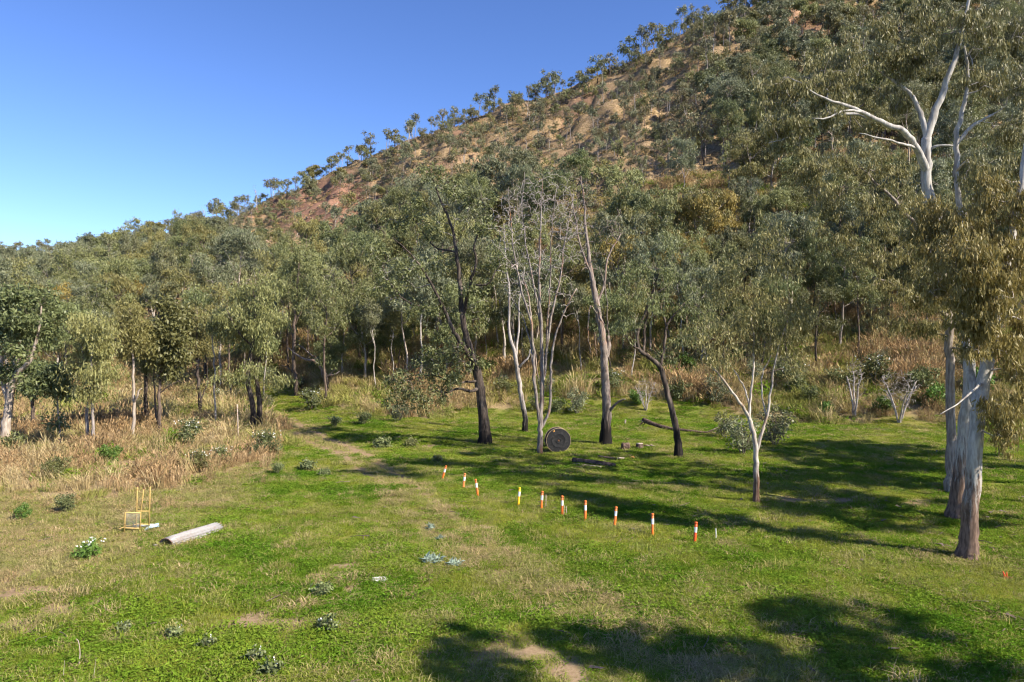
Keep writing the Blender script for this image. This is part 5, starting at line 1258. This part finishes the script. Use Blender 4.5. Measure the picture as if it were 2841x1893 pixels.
def bollards():
    data = [(1238, 1291, 1227, 1330, 'orange', 'orange bollard leaning right, first of the row by the wheel ruts'),
            (1290, 1314, 1285, 1356, 'orange_faded', 'faded salmon bollard, second in the row'),
            (1319, 1330, 1326, 1378, 'orange', 'orange bollard leaning left, third in the row'),
            (1442, 1354, 1438, 1404, 'yellow', 'the one yellow bollard in the row'),
            (1505, 1364, 1502, 1415, 'orange', 'orange bollard with a grey stake at its right'),
            (1560, 1377, 1560, 1433, 'orange', 'orange bollard with two short stakes at its foot'),
            (1625, 1390, 1624, 1446, 'orange', 'upright orange bollard just left of a tree shadow, fourth from the right end'),
            (1711, 1407, 1706, 1460, 'orange', 'orange bollard third from the right end of the row'),
            (1812, 1427, 1812, 1488, 'orange', 'orange bollard next to last, at the shadow edge'),
            (1933, 1449, 1929, 1509, 'orange_red', 'red-orange bollard in tree shade, last of the row on the right')]
    H = 1.08
    shape_lo = [(.058, -.06), (.058, .60)]; shape_band = [(.0605, .55), (.0605, .82)]
    shape_hi = [(.058, .80), (.058, .955), (.046, .965), (.046, .985), (.064, .995), (.066, 1.03), (.05, 1.065), (.0, 1.075)]
    ms = {}
    for (tx, ty, bx, by, c, lab) in data:
        if c not in ms:
            ms[c] = (lathe_mesh("post_" + c, [(.058, -.06), (.058, .955), (.046, .965), (.046, .99)], M[c]), lathe_mesh("band", shape_band, M['band']), lathe_mesh("cap_" + c, [(.044, .985), (.064, .993), (.067, 1.03), (.05, 1.068), (.0, 1.078)], M[c]))
        b = hit(bx, by); Y = b[1]
        t = thing("bollard", b, lab, "bollard", "row of traffic bollards in the meadow")
        dx = (tx - bx) / (by - ty)
        h = (by - ty) / F * Y / H
        t.rotation_euler = (random.uniform(-.04, .04), math.atan(dx), random.random())
        t.rotation_mode = 'XYZ'
        # tilt in the view plane: rotate about Y after spinning about Z
        t.rotation_euler = (Matrix.Rotation(math.atan(dx), 3, 'Y') @ Matrix.Rotation(random.uniform(-.03, .03), 3, 'X')).to_euler()
        t.scale = (1.15, 1.15, h)
        for nm, me in zip(("post", "reflective_band", "cap"), ms[c]): obj(nm, me, t)
    for (x0, y0, x1, y1, r, m, lab) in [(1515, 1374, 1514, 1414, .022, 'log_pale', 'thin grey wooden stake right of an orange bollard'), (1566, 1404, 1564, 1434, .018, 'log_pale', 'short stake touching the foot of an orange bollard'), (1571, 1407, 1572, 1432, .022, 'log_pale', 'short pale-topped stake just right of the bollard with stakes'), (1988, 1468, 1988, 1502, .022, 'white_panel', 'white peg in shaded grass right of the last bollard'),
                                     (657, 1122, 660, 1226, .055, 'log_pale', 'weathered grey post standing left of the twin black trunks')]:
        b = hit(x1, y1); Y = b[1]; top = P3(x0, y0, Y) - b
        tb = Tubes(); tb.add(np.array([(0, 0, -.1), tuple(top * .5 + np.array([.01, 0, 0])), tuple(top)]), [r, r * .95, r * .85], 6)
        obj("wooden_stake", tb.mesh("stake", M[m]), None, b, None, lab, "stake")
bollards()

def yellow_frame():
    b = hit(375, 1478); Y = b[1]
    t = thing("yellow_frame", b, "rusty yellow steel frame with mesh panel and three tall posts in dry grass", "metal frame")
    def q(px, py, dy=0): return P3(px, py, Y + dy) - b
    for (a, c, r) in [((344, 1423, -.1), (341, 1481, -.1), .035), ((387, 1424, -.1), (384.5, 1473, -.1), .03), ((378, 1352, .3), (374, 1464, .3), .036), ((396, 1358, .6), (385, 1440, .5), .032), ((413.7, 1351, .6), (410, 1459, .6), .036)]:
        bar("post", q(*a), q(*c), r, 'yellow_paint', t)
    for (a, c, r) in [((344, 1424, -.1), (387, 1425, -.1), .028), ((343, 1467, -.1), (384.5, 1468, -.1), .028), ((377, 1420, .3), (412, 1420, .6), .022), ((374, 1456, .3), (410, 1457, .6), .028), ((344, 1462, -.1), (374, 1457, .3), .025), ((326, 1470, -.2), (343, 1463, -.1), .018)]:
        bar("rail", q(*a), q(*c), r, 'yellow_paint', t)
    for (px, py, dy) in [(378, 1351, .3), (413.7, 1350, .6), (396, 1357.5, .6)]:
        bar("post_tip", q(px, py + 1, dy), q(px, py - 1.6, dy), .039, 'rust', t)
    for i in range(14):
        y = 1427 + i * (1465 - 1427) / 13
        bar("mesh_wire", q(344.5, y, -.1), q(386, y + .3, -.1), .0055, 'wire', t, 5)
    for i in range(13):
        x = 347 + i * (384 - 347) / 12
        bar("mesh_wire", q(x, 1424.5, -.112), q(x - 1, 1467, -.112), .0055, 'wire', t, 5)
    # low white tray with a torn blue side
    t2 = thing("steel_tray", hit(395, 1474), "broken white tray with bent blue side panel at the foot of the yellow frame", "tray")
    c = np.array(t2.location)
    me = box_mesh("tray_back", 1.35, .03, .16, M['white_panel']); o = obj("back_panel", me, t2); o.location = (-.1, .42, .05); o.rotation_euler = (-.25, 0, -.03)
    def sheet(nm, pts, mat):
        V = np.array(pts + [(x, y + .012, z - .01) for x, y, z in pts]); n = len(pts)
        me = bpy.data.meshes.new(nm); me.from_pydata(V.tolist(), [], [tuple(range(n)), tuple(range(2 * n - 1, n - 1, -1))] + [(i, (i + 1) % n, n + (i + 1) % n, n + i) for i in range(n)])
        me.materials.append(M[mat]); return obj(nm, me, t2)
    sheet("side_panel", [(.12, -.25, .02), (.22, -.28, .18), (.42, .0, .27), (.45, .08, .12)], 'blue_sheet')
    sheet("side_panel", [(.44, .05, .13), (.43, .02, .28), (.60, .30, .30), (.62, .34, .10)], 'blue_sheet')
    bar("bottom_rod", (-.45, -.12, .06), (.12, -.18, .06), .014, 'rust', t2)
    bar("bottom_rod", (.12, -.18, .06), (.16, -.26, -.05), .014, 'rust', t2)
yellow_frame()

def corrugated():
    a = hit(458, 1519); c = hit(600, 1471)
    t = thing("corrugated_sheet", a, "arched length of corrugated iron lying in the grass, open end to camera", "iron sheet")
    d = c - a; L = float(np.hypot(d[0], d[1])); ang = math.atan2(d[1], d[0]); t.rotation_euler = (0, 0, ang)
    nA, nL = 97, 7; R = .44; V = []; rng = np.random.default_rng(3)
    for layer in (0, 1):
        for i in range(nL):
            u = i / (nL - 1)
            for j in range(nA):
                th = math.radians(-8 + 196 * j / (nA - 1))
                rr = R + .034 * math.cos(j / (nA - 1) * 2 * math.pi * 10) - .004 * layer
                zz = math.sin(th) * rr * .78 + .02 * math.sin(u * 5)
                V.append((u * L + (.04 * math.sin(j * .7) if i in (0, nL - 1) else 0), math.cos(th) * rr * 1.02, zz))
    Fq = []; n0 = nA * nL
    for i in range(nL - 1):
        for j in range(nA - 1):
            p = i * nA + j
            Fq.append((p, p + 1, p + nA + 1, p + nA)); Fq.append((n0 + p + nA, n0 + p + nA + 1, n0 + p + 1, n0 + p))
    for j in range(nA - 1):
        Fq.append((j + 1, j, n0 + j, n0 + j + 1)); p = (nL - 1) * nA + j; Fq.append((p, p + 1, n0 + p + 1, n0 + p))
    obj("arched_sheet", mesh_np("arched_sheet", V, Fq, M['iron'], False), t)
    tb = Tubes(); th = np.radians(np.linspace(-6, 186, 24)); tb.add(np.stack([np.full(24, -.02), np.cos(th) * R * 1.02, np.sin(th) * R * .78], -1), np.full(24, .022), 6); obj("rusted_lip", tb.mesh("lip", M['rust']), t)
    p = obj("torn_flap", box_mesh("flap", .42, .16, .03, M['rust_iron']), t); p.location = (-.18, .40, .04); p.rotation_euler = (0, .25, .3)
corrugated()

def drum():
    b = hit(1547, 1254); Y = b[1]; R = 34.5 / F * Y
    t = thing("cable_drum", b, "large black cable drum standing on its rim behind the dead tree", "cable drum", None, .12)
    def disc(nm, prof, mat, yoff, parent=t):
        o = obj(nm, lathe_mesh(nm, prof, M[mat], 48), parent); o.rotation_euler = (math.radians(90), 0, 0); o.location = (0, yoff, R - .06); return o
    fr = disc("front_flange", [(0, .0), (.05, .0), (R * .52, .0), (R * .53, .004), (R * .55, .004), (R * .56, 0), (R * .90, 0), (R * .97, .0), (R * .97, -.09), (0, -.09)], 'drum', -.5)
    o = obj("rim", lathe_mesh("rim", [(R * .965, .004), (R * .97, .02), (R, .02), (R, -.11), (R * .965, -.11)], M['drum_rim'], 48), fr)
    o2 = obj("hub_ring", lathe_mesh("hub_ring", [(.17, .004), (.17, .03), (.22, .03), (.22, .004)], M['drum'], 24), fr)
    hole = obj("hub_hole", box_mesh("hub_hole", .14, .14, .012, M['rust'], 0, .003), fr)
    pl = obj("paint_patch", box_mesh("patch", .17, .11, .006, M['drum_label'], 0, .003), fr); pl.location = (-.40, .78, 0); pl.rotation_euler = (0, 0, .45)
    disc("barrel", [(R * .54, 0), (R * .54, -.85)], 'drum', -.52)
    bk = disc("rear_flange", [(0, .0), (R * .97, .0), (R * .97, -.09), (0, -.09)], 'drum', .38)
    obj("rim", lathe_mesh("rim2", [(R * .965, .02), (R, .02), (R, -.11), (R * .965, -.11)], M['drum_rim'], 48), bk)
drum()

def log_mesh(name, pts, rad, mat, seed, sides=10):
    rng = np.random.default_rng(seed); t = Tubes(); path = catmull(pts, 4); r = np.interp(np.linspace(0, 1, len(path)), np.linspace(0, 1, len(rad)), rad)
    t.add(path, r, sides, .08, rng)
    # close the near end as well
    t.V.append(path[:1]); c = t.n; t.n += 1; j = np.arange(sides); t.F.append(np.stack([(j + 1) % sides, j, np.full(sides, c), np.full(sides, c)], -1))
    return t.mesh(name, M[mat], False)

def debris():
    def lay(nm, a, b_, r, mat, seed, label, cat, lift=.0, r2=None):
        A = hit(*a); B = hit(*b_); d = B - A
        pts = [np.array([0, 0, r * .7 + lift]), d * .5 + np.array([0, 0, r * .75 + lift]), d + np.array([0, 0, (r2 or r) * .7 + lift])]
        return obj(nm, log_mesh(nm, pts, [r, r * .97, r2 or r * .9], mat, seed), None, A, None, label, cat)
    lay("log", (1590, 1284), (1706, 1300), .21, 'log', 1, "thick dark log lying in the grass right of the cable drum", "log", .02)
    lay("timber_offcut", (1593, 1292), (1668, 1300), .09, 'log_pale', 2, "pale split timber lying along the front of the thick log", "timber")
    lay("timber_offcut", (1660, 1270), (1722, 1279), .10, 'log', 3, "thin brown timber behind the thick log", "timber")
    lay("timber_offcut", (1712, 1278), (1732, 1276), .11, 'log_pale', 4, "short grey timber end beside the thin brown timber", "timber")
    # snapped bough with a splintered end
    A = hit(1776, 1186)
    t = thing("fallen_bough", A, "snapped bough with splintered reddish end lying behind the crooked black tree", "bough")
    def q(px, py, lift): 
        p = hit(px, py) - A; return p + np.array([0, 0, lift])
    obj("bough", log_mesh("bough", [q(1786, 1186, .75), q(1815, 1190, .45), q(1860, 1196, .22), q(1930, 1202, .12), q(1990, 1204, .1)], [.26, .2, .17, .13, .06], 'log', 5), t)
    rng = np.random.default_rng(8)
    for i in range(7):
        p = q(1788, 1186, .75) + rng.normal(size=3) * .08
        tb = Tubes(); tb.add(np.array([p, p + np.array([-.35 - .3 * rng.random(), rng.normal() * .15, -.25 - .5 * rng.random()])]), [.07, .015], 5); obj("splinter", tb.mesh("splinter", M['log_pale' if i % 2 else 'log']), t)
    for i in range(5):
        p = q(1960, 1203, .1); tb = Tubes(); tb.add(np.array([p, p + np.array([.8 + rng.random(), rng.normal() * .5, .3 + .5 * rng.random()])]), [.05, .012], 5); obj("twig", tb.mesh("bough_twig", M['twig']), t)
    b = hit(1775, 1245)
    t = thing("tree_stump", b, "low dark stump with pale sawn top in tree shade", "stump")
    obj("bole", lathe_mesh("bole", [(.42, -.1), (.33, .08), (.29, .34), (.285, .40)], M['log'], 14), t)
    obj("sawn_top", lathe_mesh("sawn_top", [(.29, .40), (.295, .425), (0, .43)], M['log_pale'], 14), t)
    b = hit(1736, 1247); o = obj("log_round", log_mesh("log_round", [(-.3, 0, .26), (0, .05, .26), (.32, .1, .26)], [.27, .28, .27], 'log', 9, 12), None, b, None, "short dark log round lying left of the sawn stump", "log")
    b = hit(1793, 1243); t = thing("bark_scraps", b, "curled scraps of bark lying right of the sawn stump", "bark")
    for i in range(4):
        tb = Tubes(); x = -.3 + i * .2; tb.add(np.array([(x, .1 * i, .08), (x + .2, .05, .2), (x + .45, -.05, .12)]), [.05, .06, .03], 6); obj("scrap", tb.mesh("scrap", M['log_pale' if i % 2 else 'log']), t)
    b = hit(1735, 1176); obj("broken_post", log_mesh("broken_post", [(0, 0, -.1), (.02, 0, .2), (.06, 0, .42)], [.09, .085, .05], 'log_pale', 10, 8), None, b, None, "short pale broken post in the grass behind the logs", "post")
    b = hit(1756, 1274); V = [(-.18, 0, .06), (0, -.1, .14), (.17, 0, .08), (.08, .16, .2), (-.1, .14, .17)]
    me = bpy.data.meshes.new("scrap_of_bark"); me.from_pydata(V + [(x, y, z - .03) for x, y, z in V], [], [(0, 1, 2, 3, 4), (9, 8, 7, 6, 5)] + [(i, (i + 1) % 5, 5 + (i + 1) % 5, 5 + i) for i in range(5)]); me.materials.append(M['drum_label'])
    obj("bark_flake", me, None, b, None, "yellow curled bark flake in grass near the thin timber", "bark")
    # orange scrap at the right edge
    b = hit(2797, 1612); t = thing("orange_scrap", b, "crumpled orange plastic scrap lying in grass near the right edge", "plastic scrap")
    for i, (p, e, r) in enumerate([((-.05, 0, 0), (-.12, .02, .34), .045), ((.0, 0, .02), (.26, -.04, .10), .055), ((.02, .02, .05), (.06, .05, .30), .03), ((-.1, 0, .02), (.2, .1, .06), .07)]):
        tb = Tubes(); tb.add(np.array([p, (np.array(p) + np.array(e)) / 2 + np.array([.02, 0, .03]), e]), [r, r * .8, r * .3], 6); obj("strip", tb.mesh("strip", M['orange_red']), t)
    # pale flat stone on bare earth
    b = hit(1052, 1614); rng = np.random.default_rng(4); n = 9; V = [(.32 * math.cos(i / n * 6.283) * (.7 + .5 * rng.random()), .30 * math.sin(i / n * 6.283) * (.7 + .5 * rng.random()), .0) for i in range(n)]
    me = bpy.data.meshes.new("flat_stone"); me.from_pydata(V + [(x * .9, y * .9, .06 + .03 * rng.random()) for x, y, z in V] + [(0, 0, .1)], [], [(i, (i + 1) % n, n + (i + 1) % n, n + i) for i in range(n)] + [(n + i, n + (i + 1) % n, 2 * n) for i in range(n)]); me.materials.append(M['paper'])
    obj("flat_stone", me, None, b, None, "pale flat stone on a bare patch in the turf", "stone")
    # bent dead stalks at lower left
    for (pts, r, lab) in [([(212, 1850), (215, 1815), (211, 1785), (204, 1777)], .018, 'bent white dead stalk at the lower left'), ([(168, 1888), (170, 1860), (172, 1838)], .008, 'thin straw stalk left of the bent white one'), ([(252, 1892), (256, 1860), (260, 1830)], .008, 'thin straw stalk right of the bent white one')]:
        b = hit(*pts[0]); tb = Tubes(); pp = catmull([P3(x, y, b[1]) - b for x, y in pts], 4); pp[0, 2] -= .05
        tb.add(pp, np.linspace(r, r * .5, len(pp)), 6); obj("dead_stalk", tb.mesh("stalk", M['log_pale']), None, b, None, lab, "stalk")
debris()
